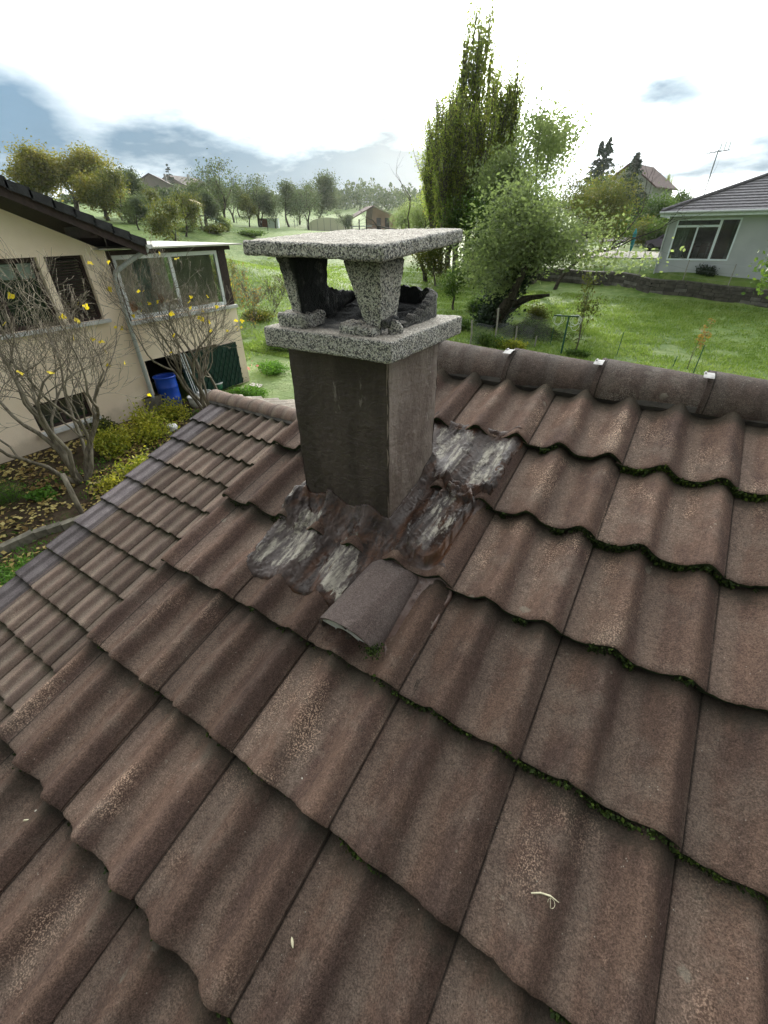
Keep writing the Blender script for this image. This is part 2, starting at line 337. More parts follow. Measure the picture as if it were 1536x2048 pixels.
def painted(name, a, b, c3, pale=.0):
    t = NT(name); c = t.coord('Object', rnd=False); cs = t.coord('Object', (1, 1, .25), False)
    col = t.mix(t.ramp(t.noise(cs, 11, 5, .6), .38, .66), a, b); col = t.mix(t.mth('MULTIPLY', t.ramp(t.noise(c, 4, 4), .5, .72), .7), col, c3)
    if pale:
        f = t.mth('MULTIPLY', t.ramp(t.noise(cs, 17, 6, .7), .66, .70), pale); col = t.mix(f, col, (.42, .38, .34))
        f = t.mth('MULTIPLY', t.ramp(t.vor(c, 34), .08, .12, 1, 0), t.ramp(t.noise(c, 9, 2), .58, .66)); col = t.mix(t.mth('MULTIPLY', f, .6), col, (.5, .47, .42))
    nr = t.bump(t.noise(c, 45, 5, .65), .010, .8); nr = t.bump(t.noise(c, 260, 3), .002, .7, nr)
    nr = t.bump(t.ramp(t.noise(t.coord('Object', (1, 1, 4), False), 7, 6, .7), .49, .53), .003, .5, nr)
    return t.fin(col, .6, nr, .4)
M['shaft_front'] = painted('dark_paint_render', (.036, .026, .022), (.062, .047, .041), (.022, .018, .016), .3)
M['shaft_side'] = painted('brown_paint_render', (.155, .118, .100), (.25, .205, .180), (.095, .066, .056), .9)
def sealmat():
    t = NT('brushed_sealant'); c = t.coord('Object', rnd=False)
    at = t.n('ShaderNodeAttribute', attribute_name='patch'); f = at.outputs['Fac']
    str_ = t.coord('Object', (1, .12, 1), False)
    dk = t.mix(t.ramp(t.noise(str_, 24, 5), .42, .62), (.026, .017, .014), (.075, .038, .024)); dk = t.mix(t.mth('MULTIPLY', t.ramp(t.noise(str_, 9, 4), .46, .60), .8), dk, (.075, .058, .053))
    pl = t.mix(t.ramp(t.noise(str_, 40, 6, .65), .42, .62), (.085, .070, .066), (.34, .315, .26)); pl = t.mix(t.mth('MULTIPLY', t.ramp(t.noise(c, 60, 5, .7), .58, .64), .8), pl, (.06, .05, .05))
    g = t.ramp(t.mth('ADD', f, t.mth('MULTIPLY', t.mth('SUBTRACT', t.noise(str_, 36, 6, .7), .5), 1.7)), .42, .6)
    col = t.mix(g, dk, pl)
    at2 = t.n('ShaderNodeAttribute', attribute_name='brown'); col = t.mix(t.ramp(at2.outputs['Fac'], .3, .7), col, (.085, .040, .022))
    at3 = t.n('ShaderNodeAttribute', attribute_name='thin'); col = t.mix(t.mth('MULTIPLY', at3.outputs['Fac'], .85), col, t.mix(t.ramp(t.noise(c, 14, 4), .4, .6), (.13, .088, .074), (.21, .165, .150)))
    # hair cracks
    wv = t.n('ShaderNodeVectorMath', operation='MULTIPLY_ADD'); t.L.new(t.noise(c, 26, 5, .6, 'Color'), wv.inputs[0]); wv.inputs[1].default_value = (.12,)*3; t.L.new(c, wv.inputs[2])
    e = t.vor(wv.outputs[0], 8, 'Distance', 'DISTANCE_TO_EDGE'); ck = t.mth('MULTIPLY', t.ramp(e, .004, .012, 1, 0), t.ramp(t.noise(c, 6, 3), .50, .58)); col = t.mix(ck, col, (.01, .009, .009))
    nr = t.bump(t.noise(str_, 30, 4, .6), .005, .8); rg_ = t.ramp(t.noise(wv.outputs[0], 22, 4, .6), .44, .56); nr = t.bump(rg_, .0012, .6, nr)
    rg = t.mth('ADD', t.ramp(t.noise(c, 18, 3), .4, .65, .18, .40), t.mth('MULTIPLY', g, .25))
    return t.fin(col, rg, nr, .24)
M['sealant'] = sealmat()
# ---------------------------------------------------------------- roof frame
SL = math.radians(20.02); W, G = .30, .3115; cS, sS = math.cos(SL), math.sin(SL)
RO = np.array([-.317, 1.423, CZ-.658])           # joint corner col 0 / row 0 of the upper roof
LO = np.array([-4.305, 2.653, CZ-1.774])         # verge corner of the lower roof
AMP, LIFT, TH = .040, .032, .020
def prof(x): return AMP*((1+np.cos(2*np.pi*(x-.125)/.15))/2)**1.8
def vmask(X, Y): return 1-np.clip((X-.03)/.02, 0, 1)*np.clip((.22-X)/.02, 0, 1)*np.clip((Y-.012)/.03, 0, 1)   # the vent tile has no middle roll
def roofM(orig, i, j, flip=False):
    p = orig+np.array([W*i-.012, -cS*G*j, -sS*G*j])
    R = Matrix(((1, 0, 0), (0, cS, -sS), (0, sS, cS))).to_4x4()
    return Matrix.Translation(p) @ R
def tile_mesh(name, mat, seed, x0=0., x1=.316, nx=40, ny=9, chip=1., ribs=False, flat=False):
    rs = np.random.RandomState(seed); xs = np.linspace(x0, x1, nx); ys = np.concatenate([[0, .004, .012], np.linspace(.03, .41, ny)])
    X, Y = np.meshgrid(xs, ys, indexing='ij')
    def surf(X, Y):
        Z = (prof(X) if not flat else prof(X)*vmask(X, Y))+LIFT*(1-Y/G)
        if ribs:                                        # ribbed verge tile: two flat-topped rolls
            a = ((X-.02) % .15)/.15; Z = .02*np.clip(np.minimum(a, 1-a)*6-.7, 0, 1)+.004*(np.sin(a*28) > .4)+LIFT*(1-Y/G)
        Z = Z-np.clip(.03-X, 0, .03)*.62 + .0022*(fbm(X*14+seed, Y*9, 3, seed)-.5)*2
        return Z
    ed = (fbm(xs*60+seed*3, xs*0+seed, 3)-.5)*.0045*chip + (np.clip(fbm(xs*26+seed*5, xs*0+3.3, 2)-.74, 0, 1))*.05*chip
    Yt = Y+ed[:, None]*np.clip(1-Y/.03, 0, 1)
    Z = surf(X, Yt); Z[:, 0] -= .0045; Z[:, 1] -= .0012
    top = np.stack([X, Yt, Z], 2); bot = np.stack([X, Yt+.002, surf(X, Yt)-TH], 2)
    # right side lip rolls over
    top[-1, :, 2] -= .0025
    m = MB(); m.mat = 0; m.grid(top); 
    b2 = bot[::-1]; m.grid(b2[:, ::4] if False else b2)
    m.mat = 1; m.grid(np.stack([bot[:, 0], bot[:, 0]*.35+top[:, 0]*.65+np.array([0, -.0015, 0]), top[:, 0]], 1)[::1])
    m.mat = 0; m.grid(np.stack([top[-1], bot[-1]], 0)); m.grid(np.stack([bot[0], top[0]], 0))
    me = m.mesh(name, True); me.materials.append(mat); me.materials.append(M['mossedge']); return me
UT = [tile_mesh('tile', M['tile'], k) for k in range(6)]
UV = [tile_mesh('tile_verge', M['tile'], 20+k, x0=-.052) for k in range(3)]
house = empty('tiled_house', (0, 1.84, 0), label='near house under a brown wavy tile roof with sooty chimney', cat='house')
HI = Matrix.Translation((0, -1.84, 0))
random.seed(3)
def wob(a=1.): return Matrix.Rotation(random.uniform(-.006, .006)*a, 4, 'Z') @ Matrix.Rotation(random.uniform(-.006, .006)*a, 4, 'X') @ Matrix.Translation((random.uniform(-.001, .001)*a, random.uniform(-.003, .003)*a, random.uniform(0, .002)*a))
VENT = (-1, 3)
for j in range(0, 9):
    for i in range(-3, 9):
        me = random.choice(UV if i == -3 else UT)
        if (i, j) == VENT: me = tile_mesh('tile_vent', M['tile'], 90, flat=True)
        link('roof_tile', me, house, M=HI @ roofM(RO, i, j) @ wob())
# ridge of the upper roof
def ridge_mesh(name, mat, L, r0, r1, seed, h=1.):
    m = MB(); nx, na = 10, 22; rs = np.random.RandomState(seed); P = []; Q = []
    for s in np.linspace(0, L, nx):
        r = r0+(r1-r0)*s/L; a = np.linspace(-.12, math.pi+.12, na)
        w = 1+.012*(fbm(a*2+seed, s*6+a*0, 2)-.5)
        P.append(np.stack([np.full(na, s), np.cos(a)*r*w, np.sin(a)*r*h*w-.012], 1)); Q.append(np.stack([np.full(na, s), np.cos(a)*(r-.014), np.sin(a)*(r-.014)*h-.012], 1))
    P = np.array(P); Q = np.array(Q); m.grid(P[:, ::-1]); m.grid(Q); m.grid(np.stack([P[0], Q[0]])[:, ::1]); m.grid(np.stack([Q[-1], P[-1]])); m.grid(np.stack([P[:, 0], Q[:, 0]])); m.grid(np.stack([Q[:, -1], P[:, -1]]))
    me = m.mesh(name, True); me.materials.append(mat); return me
RL = .341
RT = [ridge_mesh('ridge_tile', M['ridge'], RL+.03, .121, .108, k, .82) for k in range(3)]
RY, RZ = 1.84, RO[2]+(1.84-1.423)*math.tan(SL)-.002
M['zinc'] = simple('zinc_clip', (.30, .29, .28), .6, .3, 60, metal=.3)
clip = MB(); a = np.linspace(1.2, 1.95, 7); pr_ = [(np.cos(t)*.1225, np.sin(t)*.1225*.82-.010) for t in a]
clip.grid(np.array([[(x, y, z) for y, z in pr_] for x in (-.017, .014)])); clip.box((-.0145, -.012, .082), (-.010, .012, .094)); clipme = clip.mesh('clip'); clipme.materials.append(M['zinc'])
for k in range(-3, 10):
    x = -.535+RL*k
    link('ridge_tile', RT[k % 3], house, M=HI @ Matrix.Translation((x, RY, RZ+.004)) @ Matrix.Rotation(.028, 4, 'Y'))
    link('ridge_clip', clipme, house, M=HI @ Matrix.Translation((x+.002, RY-.052, RZ+.005)) @ Matrix.Rotation(-.05, 4, 'X'))
# mortar bed under the ridge, far slope, walls
m = MB(); xs = np.linspace(-1.25, 2.9, 160)
yy = RY-.112+.008*(fbm(xs*20, xs*0, 3)-.5); zz = RO[2]+(yy-1.423)*math.tan(SL)
m.grid(np.stack([np.stack([xs, yy, zz+.034], 1), np.stack([xs, yy-.006, zz+.018], 1), np.stack([xs, yy+.012, zz-.02], 1)], 1)); m.grid(np.stack([np.stack([xs, yy, zz+.034], 1), np.stack([xs, yy+.1, zz+.06], 1)]))
M['mortar'] = simple('ridge_mortar', (.055, .05, .044), .9, .4, 14, bump=.004)
o = m.build('mortar_bed', M['mortar'], house); o.matrix_local = HI
M['render_grey'] = simple('grey_wall_render', (.34, .31, .27), .9, .15, 3, bump=.003)
m = MB(); e0 = RO[1]-cS*G*8.1; ez = RO[2]-sS*G*8.1
m.hexa([(-1.17, e0, 0), (3.0, e0, 0), (3.0, 4.6, 0), (-1.17, 4.6, 0), (-1.17, e0, ez-.06), (3.0, e0, ez-.06), (3.0, RY, RZ-.08), (-1.17, RY, RZ-.08)][:8])
# gable-shaped body: two prisms
m = MB(); bd = [(-1.17, -1.05, 0), (3., -1.05, 0), (3., RY, 0), (-1.17, RY, 0), (-1.17, -1.05, RZ-(RY+1.05)*math.tan(SL)-.05), (3., -1.05, RZ-(RY+1.05)*math.tan(SL)-.05), (3., RY, RZ-.05), (-1.17, RY, RZ-.05)]
m.hexa(bd); bk = [(-1.17, RY, 0), (3., RY, 0), (3., 4.7, 0), (-1.17, 4.7, 0), (-1.17, RY, RZ-.05), (3., RY, RZ-.05), (3., 4.7, RZ-.05-(4.7-RY)*.364), (-1.17, 4.7, RZ-.05-(4.7-RY)*.364)]
m.hexa(bk); o = m.build('wall', M['render_grey'], house); o.matrix_local = HI
bs = MB(); n_ = 120; X, Y = np.meshgrid(np.linspace(-1.22, 3.1, n_), np.linspace(0, 3.1, 40), indexing='ij'); bs.grid(np.stack([X, RY+Y*cS, RZ-Y*sS+prof(X % .3)+LIFT*(1-((-Y/G) % 1.0))], 2)[:, ::1])
o = bs.build('far_slope_tiles', M['tile'], house, True, kind='stuff'); o.matrix_local = HI

# moss along the lower edges: clusters of small tufts
def moss_mesh(name, pts, size, seed):
    rs = np.random.RandomState(seed); n = len(pts); m = MB()
    k = 3
    C = np.repeat(pts, k, 0)+rs.normal(0, 1, (n*k, 3))*size[:, None].repeat(k, 0)*.5
    U = rs.normal(0, 1, (n*k, 3)); U /= np.linalg.norm(U, axis=1)[:, None]; V = np.cross(U, rs.normal(0, 1, (n*k, 3))); V /= np.linalg.norm(V, axis=1)[:, None]
    s = np.repeat(size, k)[:, None]*rs.uniform(.5, 1.1, (n*k, 1)); m.cards(C, U*s, V*s*.7); return m
rs = np.random.RandomState(11); P_ = []; S_ = []
for j in range(0, 8):
    for i in range(-3, 6):
        dens = 1.0 if i >= 0 else (.22 if i > -3 else .3)
        if j >= 3: dens *= .5
        if j >= 5: dens *= .5
        n_ = int(760*dens)
        x = rs.rand(n_)*.3; keep = fbm((x+i*.3)*9, x*0+j*3.7, 3) > (.47 if i >= 0 else .56); x = x[keep]
        low = np.clip((.6-prof(x)/AMP), 0, 1); x = x[rs.rand(len(x)) < .35+low]
        y = -.001-rs.rand(len(x))*.006; z = prof(x)+rs.uniform(-.006, .026, len(x))
        p = np.stack([x, y, z], 1); Mx = np.array(roofM(RO, i, j)); P_.append(p @ Mx[:3, :3].T+Mx[:3, 3]); S_.append(rs.uniform(.0018, .0065, len(x)))
P_ = np.concatenate(P_); S_ = np.concatenate(S_)
o = moss_mesh('moss', P_, S_, 5).build('moss', M['moss'], house, kind='stuff'); o.matrix_local = HI

# ---------------------------------------------------------------- lower roof
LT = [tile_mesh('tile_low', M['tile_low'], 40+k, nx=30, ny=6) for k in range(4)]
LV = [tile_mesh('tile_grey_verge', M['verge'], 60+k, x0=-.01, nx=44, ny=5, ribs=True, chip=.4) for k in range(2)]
annex = empty('tiled_annex', (-3.2, 3.07, 0), label='lower wing with small-looking brown tiles, grey verge tiles and sunlit far slope', cat='roofed annex')
AI = Matrix.Translation((3.2, -3.07, 0))
nt_ = 0
for j in range(0, 17):
    for i in range(0, 11):
        Mx = roofM(LO, i, j); p = proj(np.array(Mx.translation)+np.array([.15, .1, 0]))
        if p[0] < -330 or p[1] > 2300: continue
        o = link('verge_tile' if i == 0 else 'roof_tile', random.choice(LV if i == 0 else LT), annex, M=AI @ Mx @ wob())
        if i == 0: o['label'] = 'purplish grey ribbed verge tile'
        nt_ += 1
LRY = 3.06; LRZ = LO[2]+(LRY-LO[1])*math.tan(SL)
RT2 = [ridge_mesh('ridge_tile_low', M['ridge_low'] if 'ridge_low' in M else M['tile_low'], RL+.03, .118, .104, 9+k, .8) for k in range(2)]
for k in range(0, 10): link('ridge_tile', RT2[k % 2], annex, M=AI @ Matrix.Translation((-4.36+RL*k, LRY, LRZ+.01)) @ Matrix.Rotation(.014, 4, 'Y'))
m = MB(); xs = np.linspace(-4.3, -1.1, 120); yy = LRY-.115+xs*0; zz = LO[2]+(yy-LO[1])*math.tan(SL)
m.grid(np.stack([np.stack([xs, yy, zz+.05], 1), np.stack([xs, yy-.02+.006*np.sin(xs*42), zz+.03], 1), np.stack([xs, yy-.004, zz+.0], 1)], 1)); o = m.build('mortar_bed', M['mortar'], annex); o.matrix_local = AI
# far slope, lit by the low sun with more sunlight painted in: tiles one by one
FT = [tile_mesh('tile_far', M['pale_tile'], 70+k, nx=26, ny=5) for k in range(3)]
Rf = Matrix.Rotation(math.pi, 4, 'Z')
for j in range(0, 9):
    for i in range(0, 12):
        org = np.array([-4.305+W*(i+1), LRY+cS*G*(j+1)+.03, LRZ-sS*G*(j+1)-.012])
        Mx = Matrix.Translation(org) @ Rf @ Matrix(((1, 0, 0), (0, cS, -sS), (0, sS, cS))).to_4x4()
        link('roof_tile', FT[(i+j) % 3], annex, M=AI @ Mx @ wob())
m = MB(); t20 = math.tan(SL); y0_ = -2.2; y1_ = 5.9
m.hexa([(-4.18, y0_, 0), (-1.2, y0_, 0), (-1.2, LRY, 0), (-4.18, LRY, 0), (-4.18, y0_, LRZ-.05-(LRY-y0_)*t20), (-1.2, y0_, LRZ-.05-(LRY-y0_)*t20), (-1.2, LRY, LRZ-.05), (-4.18, LRY, LRZ-.05)])
m.hexa([(-4.18, LRY, 0), (-1.2, LRY, 0), (-1.2, y1_, 0), (-4.18, y1_, 0), (-4.18, LRY, LRZ-.05), (-1.2, LRY, LRZ-.05), (-1.2, y1_, LRZ-.05-(y1_-LRY)*t20), (-4.18, y1_, LRZ-.05-(y1_-LRY)*t20)])
o = m.build('wall', M['render_grey'], annex); o.matrix_local = AI
rs = np.random.RandomState(12); P_ = []; S_ = []
for j in range(0, 12):
    for i in range(0, 10):
        n_ = 70; x = rs.rand(n_)*.3; x = x[fbm((x+i*.3)*7, x*0+j*2.7, 3) > .42]
        p = np.stack([x, -.004+rs.rand(len(x))*.012-.012*rs.rand(len(x)), prof(x)+rs.uniform(0, .012, len(x))], 1); Mx = np.array(roofM(LO, i, j)); P_.append(p @ Mx[:3, :3].T+Mx[:3, 3]); S_.append(rs.uniform(.002, .005, len(x)))
o = moss_mesh('moss', np.concatenate(P_), np.concatenate(S_), 6).build('moss', M['moss'], annex, kind='stuff'); o.matrix_local = AI

# ---------------------------------------------------------------- chimney
BX, BY = -.576, .916; CW, CD = .34, .29                     # near corner, width (x), depth (y)
CX, CY = BX-.16, BY+.15
ch = empty('chimney', (CX, CY, CZ-.86), label='square brown rendered chimney with broken aggregate concrete cowl on near roof', cat='chimney')
CI = Matrix.Translation((-CX, -CY, -(CZ-.86)))
def rbox(a, b, n=(20, 20, 6), rough=.003, fr=30, seed=0, rnd=.006, tilt=None, soot=None):
    """box with uneven faces and slightly rounded, chipped edges; returns MB with per-vertex soot list"""
    a = np.array(a, float); b = np.array(b, float); m = MB(); S = []
    for ax in range(3):
        u, v = [(1, 2), (2, 0), (0, 1)][ax]
        for side in (0, 1):
            U, V = np.meshgrid(np.linspace(0, 1, n[u]+1), np.linspace(0, 1, n[v]+1), indexing='ij')
            P = np.zeros(U.shape+(3,)); P[..., ax] = side; P[..., u] = U; P[..., v] = V
            P = a+P*(b-a)
            c = np.clip(P, a+rnd, b-rnd); d = P-c; L_ = np.linalg.norm(d, axis=2, keepdims=True); nrm = d/np.maximum(L_, 1e-9); P = c+nrm*np.minimum(L_, rnd)
            f = fbm(P[..., 0]*fr+P[..., 2]*fr*.7+seed, P[..., 1]*fr+P[..., 2]*fr*.9+seed*2, 4, seed)-.5
            f2 = fbm(P[..., 0]*fr*4+P[..., 2]*fr*3+seed, P[..., 1]*fr*4-P[..., 2]*fr*2.3, 3, seed+1)-.5
            P = P+nrm*(f*2*rough+f2*1.2*rough)[..., None]
            if tilt is not None: P[..., 2] += tilt(P)
            if soot is not None: S.append(soot(P).ravel())
            m.grid(P if side else P[::-1]) if side else m.grid(P[::-1])
            if soot is not None and not side: S[-1] = soot(P[::-1]).ravel()
    return m, (np.concatenate(S) if S else None)
def addattr(o, name, val):
    a = o.data.attributes.new(name, 'FLOAT', 'POINT'); a.data.foreach_set('value', np.asarray(val, float))
def gbuild(m, S, name, mat, parent, inv):
    o = m.build(name, mat, parent, smooth=True); o.matrix_local = inv
    if S is not None: addattr(o, 'soot', np.clip(S, 0, 1))
    return o
SZ0, SZ1 = CZ-1.05, CZ-.263
def shaft_face(p, q, mat, name):
    """one rendered face as a thick uneven coat, its free edge a little ragged"""
    n1, n2 = 60, 120; p = np.array(p, float); q = np.array(q, float); nx = np.cross(q-p, (0, 0, 1.)); nx /= np.linalg.norm(nx)
    U, Z = np.meshgrid(np.linspace(0, 1, n1), np.linspace(SZ0, SZ1, n2), indexing='ij')
    f = (fbm(U*5+p[0]*9, Z*11, 4)-.5)*.006+(fbm(U*22, Z*40+3, 3)-.5)*.0025
    e = np.minimum(U, 1-U)*np.linalg.norm(q-p); f = f-np.clip(.006-e, 0, .006)**2*90-(e < .001)*.001
    P = p+(q-p)*U[..., None]; P = np.concatenate([P[..., :2], Z[..., None]], 2)+nx*f[..., None]
    P[..., 0] += (fbm(Z*22, U*0+1, 3)-.5)*.004*(e < .01); return P
m = MB(); A0 = (BX-CW, BY, 0); A1 = (BX, BY, 0); A2 = (BX, BY+CD, 0); A3 = (BX-CW, BY+CD, 0)
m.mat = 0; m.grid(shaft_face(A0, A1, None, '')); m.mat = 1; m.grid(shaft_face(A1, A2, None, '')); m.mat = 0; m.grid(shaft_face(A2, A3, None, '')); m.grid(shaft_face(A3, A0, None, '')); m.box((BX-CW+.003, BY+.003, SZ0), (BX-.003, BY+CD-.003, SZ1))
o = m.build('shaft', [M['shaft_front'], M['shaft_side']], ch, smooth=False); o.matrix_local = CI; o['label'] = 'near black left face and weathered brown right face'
o.data.polygons.foreach_set('use_smooth', [True]*len(o.data.polygons))
PL = (CX-.205, CY-.205), (CX+.203, CY+.2)
def soot_plate(P):
    r = np.maximum(abs(P[..., 0]-CX+.0), abs(P[..., 1]-CY)); top = P[..., 2] > CZ-.222
    s = np.clip((.185-r)/.06, 0, 1)*top*(P[..., 0] < CX+.11); return s*.95+(P[..., 2] < CZ-.262)*.6
m, S = rbox((PL[0][0], PL[0][1], CZ-.263), (PL[1][0], PL[1][1], CZ-.213), (90, 90, 12), .0022, 24, 1, .006, soot=soot_plate); gbuild(m, S, 'base_plate', M['granite'], ch, CI)
# cap slab, tipped up a little at the back
SA, SB = (CX-.222, CY-.215), (CX+.190, CY+.19)
def tilt(P):
    u = (P[..., 0]-SA[0])/(SB[0]-SA[0]); v = (P[..., 1]-SA[1])/(SB[1]-SA[1]); return .022*v+.000*u-.004*u*(1-v)+.004*(1-u)*(1-v)
def soot_slab(P):
    r = np.maximum(abs(P[..., 0]-CX), abs(P[..., 1]-CY)); und = np.clip((CZ-.045-P[..., 2]+tilt(P)*1)/.02, 0, 1)
    return np.clip(und, 0, 1)*np.clip(.75+(P[..., 0] < CX+.1)*.25-.0*r, 0, 1)*np.where(P[..., 0] > CX+.17, .45, 1)
m, S = rbox((SA[0], SA[1], CZ-.052), (SB[0], SB[1], CZ-.020), (100, 100, 14), .0026, 22, 3, .007, tilt, soot_slab); gbuild(m, S, 'cap_slab', M['granite'], ch, CI)
# tapered pillars
def pillar(x0, x1, y0, y1, zt, zb, tx, ty, seed, sootf):
    """box from the slab (wide) down to the plate (narrow)"""
    def til(P): return 0
    m, _ = rbox((x0, y0, zb), (x1, y1, zt), (26, 26, 40), .0035, 26, seed, .007)
    V = np.concatenate(m.v); k = (zt-V[:, 2])/(zt-zb); V[:, 0] += tx(k, (V[:, 0]-x0)/(x1-x0)); V[:, 1] += ty(k, (V[:, 1]-y0)/(y1-y0)); m.v = [V]
    return m, sootf(V)
X0 = CX-.16; X1 = CX+.135
m, S = pillar(CX-.158, CX-.098, CY-.172, CY-.035, CZ-.05, CZ-.20, lambda k, u: .012*k*(1-u)*2, lambda k, v: .018*k*(1-v)-.01*k*v, 5,
              lambda V: np.clip((V[:, 0]-(CX-.112))/.012, 0, 1)+np.clip((V[:, 2]-(CZ-.125))/.05, 0, 1)*.8)
gbuild(m, S, 'pillar', M['granite'], ch, CI)
m, S = pillar(CX+.045, CX+.152, CY-.165, CY-.055, CZ-.055, CZ-.198, lambda k, u: .055*k*(1-u)-.012*k*u, lambda k, v: .012*k*(1-v)-.02*k*v, 6,
              lambda V: np.clip(((CX+.062)-V[:, 0])/.02, 0, 1)*.6+np.clip((V[:, 2]-(CZ-.095))/.04, 0, 1)*.6)
gbuild(m, S, 'pillar', M['granite'], ch, CI)
# pads of mortar the pillars stood in, one crumbled
for (x, y, sx, sy, h, sd) in ((CX-.125, CY-.135, .046, .05, .034, 8), (CX+.062, CY-.155, .03, .028, .026, 9), (CX+.112, CY-.162, .028, .024, .02, 10), (CX+.158, CY-.11, .012, .018, .03, 12)):
    m, _ = rbox((x-sx, y-sy, CZ-.222), (x+sx, y+sy, CZ-.213+h), (16, 16, 8), .007, 34, sd, .012); gbuild(m, np.zeros(m.n), 'pillar_foot', M['granite'], ch, CI)
m, _ = rbox((CX+.105, CY-.150, CZ-.20), (CX+.157, CY-.085, CZ-.178), (10, 10, 5), .004, 30, 14, .008); gbuild(m, np.full(m.n, .93), 'broken_chunk', M['granite'], ch, CI)
# jagged remains of the flue collar
def collar(pts, heights, th, name, soot, seed, outer=None):
    m = MB(); n = 90; P = np.array(pts, float); L_ = np.concatenate([[0], np.cumsum(np.linalg.norm(np.diff(P, axis=0), axis=1))]); s = np.linspace(0, L_[-1], n)
    x = np.interp(s, L_, P[:, 0]); y = np.interp(s, L_, P[:, 1]); h = np.interp(s, L_, heights)+(fbm(s*70+seed, s*0, 4)-.5)*.022+(fbm(s*400, s*0+2, 2)-.5)*.006
    dx = np.gradient(x); dy = np.gradient(y); l = np.hypot(dx, dy); nx, ny = -dy/l*th, dx/l*th
    K = np.linspace(0, 1, 14); rows = []
    for kk in K:
        w = (fbm(s*30+seed, s*0+kk*9, 3)-.5)*.006; rows.append(np.stack([x+nx*w/th, y+ny*w/th, CZ-.216+h*kk], 1))
    a = np.array(rows); b = a+np.stack([nx, ny, 0*nx], 1)[None]; b[-1, :, 2] -= .004
    m.grid(a); m.grid(b[::-1]); m.grid(np.stack([a[-1], b[-1]])); m.grid(np.stack([a[:, 0], b[:, 0]])); m.grid(np.stack([b[:, -1], a[:, -1]]))
    o = m.build(name, M['granite'], ch, smooth=True); o.matrix_local = CI; addattr(o, 'soot', np.clip([soot(v) for v in np.concatenate(m.v)], 0, 1)); return o
collar([(CX-.14, CY-.03), (CX-.145, CY+.145), (CX+.02, CY+.15), (CX+.12, CY+.145), (CX+.125, CY+.06), (CX+.125, CY-.05)], [.085, .055, .082, .070, .038, .010], .022, 'flue_collar', lambda v: 1-.28*(v[0] > CX+.118), 3)
# soot and rubble filling the flue behind the collar
m = MB(); X, Y = np.meshgrid(np.linspace(CX-.13, CX+.118, 60), np.linspace(CY-.12, CY+.145, 60), indexing='ij'); u = (Y-CY+.12)/.265
zz_ = CZ-.214+.052*np.clip(u-.35, 0, 1)**.8+.020*(fbm(X*30, Y*30, 4)-.5)*np.clip(u*3, 0, 1)-.006*(abs(u-.72+.03*np.sin(X*20)) < .02)
m.grid(np.stack([X, Y, zz_], 2)); o = m.build('soot_mound', simple('soot', (.016, .017, .018), .95, .5, 20, bump=.006), ch, smooth=True); o.matrix_local = CI
# dead seed head growing out of the soot at the back of the flue
sd = empty('weed', (CX-.06, CY+.15, CZ-.12), label='tiny dry brown weed rooted on the back rim of the flue', cat='weed')
m = MB(); rs = np.random.RandomState(2); tops = []
for k in range(5):
    t = rs.uniform(-.02, .02, 2); p1 = np.array([t[0]*.6, t[1]*.3, rs.uniform(.02, .055)]); m.tube([(0, 0, -.03), p1*.5+[0, 0, .003], p1], .0007, 4); tops.append(p1)
m.build('stem', simple('dry_stem', (.10, .07, .03)), sd)
for p1 in tops[:4]:
    m = MB(); m.lathe([(0, -.005), (.004, -.003), (.0045, .002), (.002, .006), (0, .007)], 7, p1); m.build('seed_head', simple('seed', (.06, .035, .025), .9) if 'seed' not in M else M['seed'], sd)
# ---------------------------------------------------------------- brushed sealant round the foot of the chimney
def inpoly(X, Y, poly):
    r = np.zeros(X.shape, bool); n = len(poly)
    for a in range(n):
        (x1, y1), (x2, y2) = poly[a], poly[(a+1) % n]
        c = ((y1 > Y) != (y2 > Y)) & (X < (x2-x1)*(Y-y1)/(y2-y1+1e-12)+x1); r ^= c
    return r
def blur(A, k):
    for _ in range(2):
        for ax in (0, 1):
            c = np.cumsum(np.pad(A, [(k+1, k) if a == ax else (0, 0) for a in (0, 1)], mode='edge'), axis=ax)
            A = (np.take(c, np.arange(2*k+1, c.shape[ax]), ax)-np.take(c, np.arange(0, c.shape[ax]-2*k-1), ax))/(2*k+1)
    return A
def onroof(px, py):                        # sight line to roof plane -> horizontal x, y (used to lay out the coats on the tiles)
    n = np.array([0, -sS, cS]); d = ray(px, py); t = ((RO-EYE) @ n)/(d @ n); p = EYE+d*t; return p[0], p[1]
XS = np.arange(-1.16, -.10, .0034); YS = np.arange(.47, 1.60, .0034); GX, GY = np.meshgrid(XS, YS, indexing='ij')
def Hroof(X, Y):
    s = (RO[1]-Y)/cS; j = np.ceil(s/G-1e-6); yl = j*G-s; x = (X-RO[0]+.012) % W
    vm_ = np.where((j == VENT[1]) & (np.floor((X-RO[0]+.012)/W) == VENT[0]), vmask(x, yl), 1.)
    return RO[2]-s*sS+(prof(x)*vm_+LIFT*(1-yl/G))*cS
H0 = Hroof(GX, GY)
def reg(px): return inpoly(GX, GY, [onroof(*p) for p in px]).astype(float)
MAIN = [(612, 985), (580, 1015), (560, 1050), (520, 1110), (488, 1150), (505, 1162), (552, 1178), (590, 1200), (640, 1213), (668, 1232), (700, 1215), (770, 1300), (770, 1340), (765, 1370), (795, 1388), (830, 1330), (868, 1262), (906, 1192), (880, 1160), (905, 1120), (945, 1065), (990, 1000), (1030, 930), (1052, 897), (1020, 885), (960, 872), (905, 862), (860, 850), (850, 930), (700, 960)]
THIN = [(820, 1150), (740, 1190), (700, 1215), (770, 1300), (770, 1340), (765, 1370), (795, 1388), (868, 1262), (906, 1192), (870, 1160)]
T = reg(MAIN); Ts = blur(T, 5); nz = fbm(GX*22, GY*22, 4); Tn = Ts+(nz-.5)*.7; cover = np.clip((Ts+(nz-.5)*.45-.38)/.16, 0, 1)
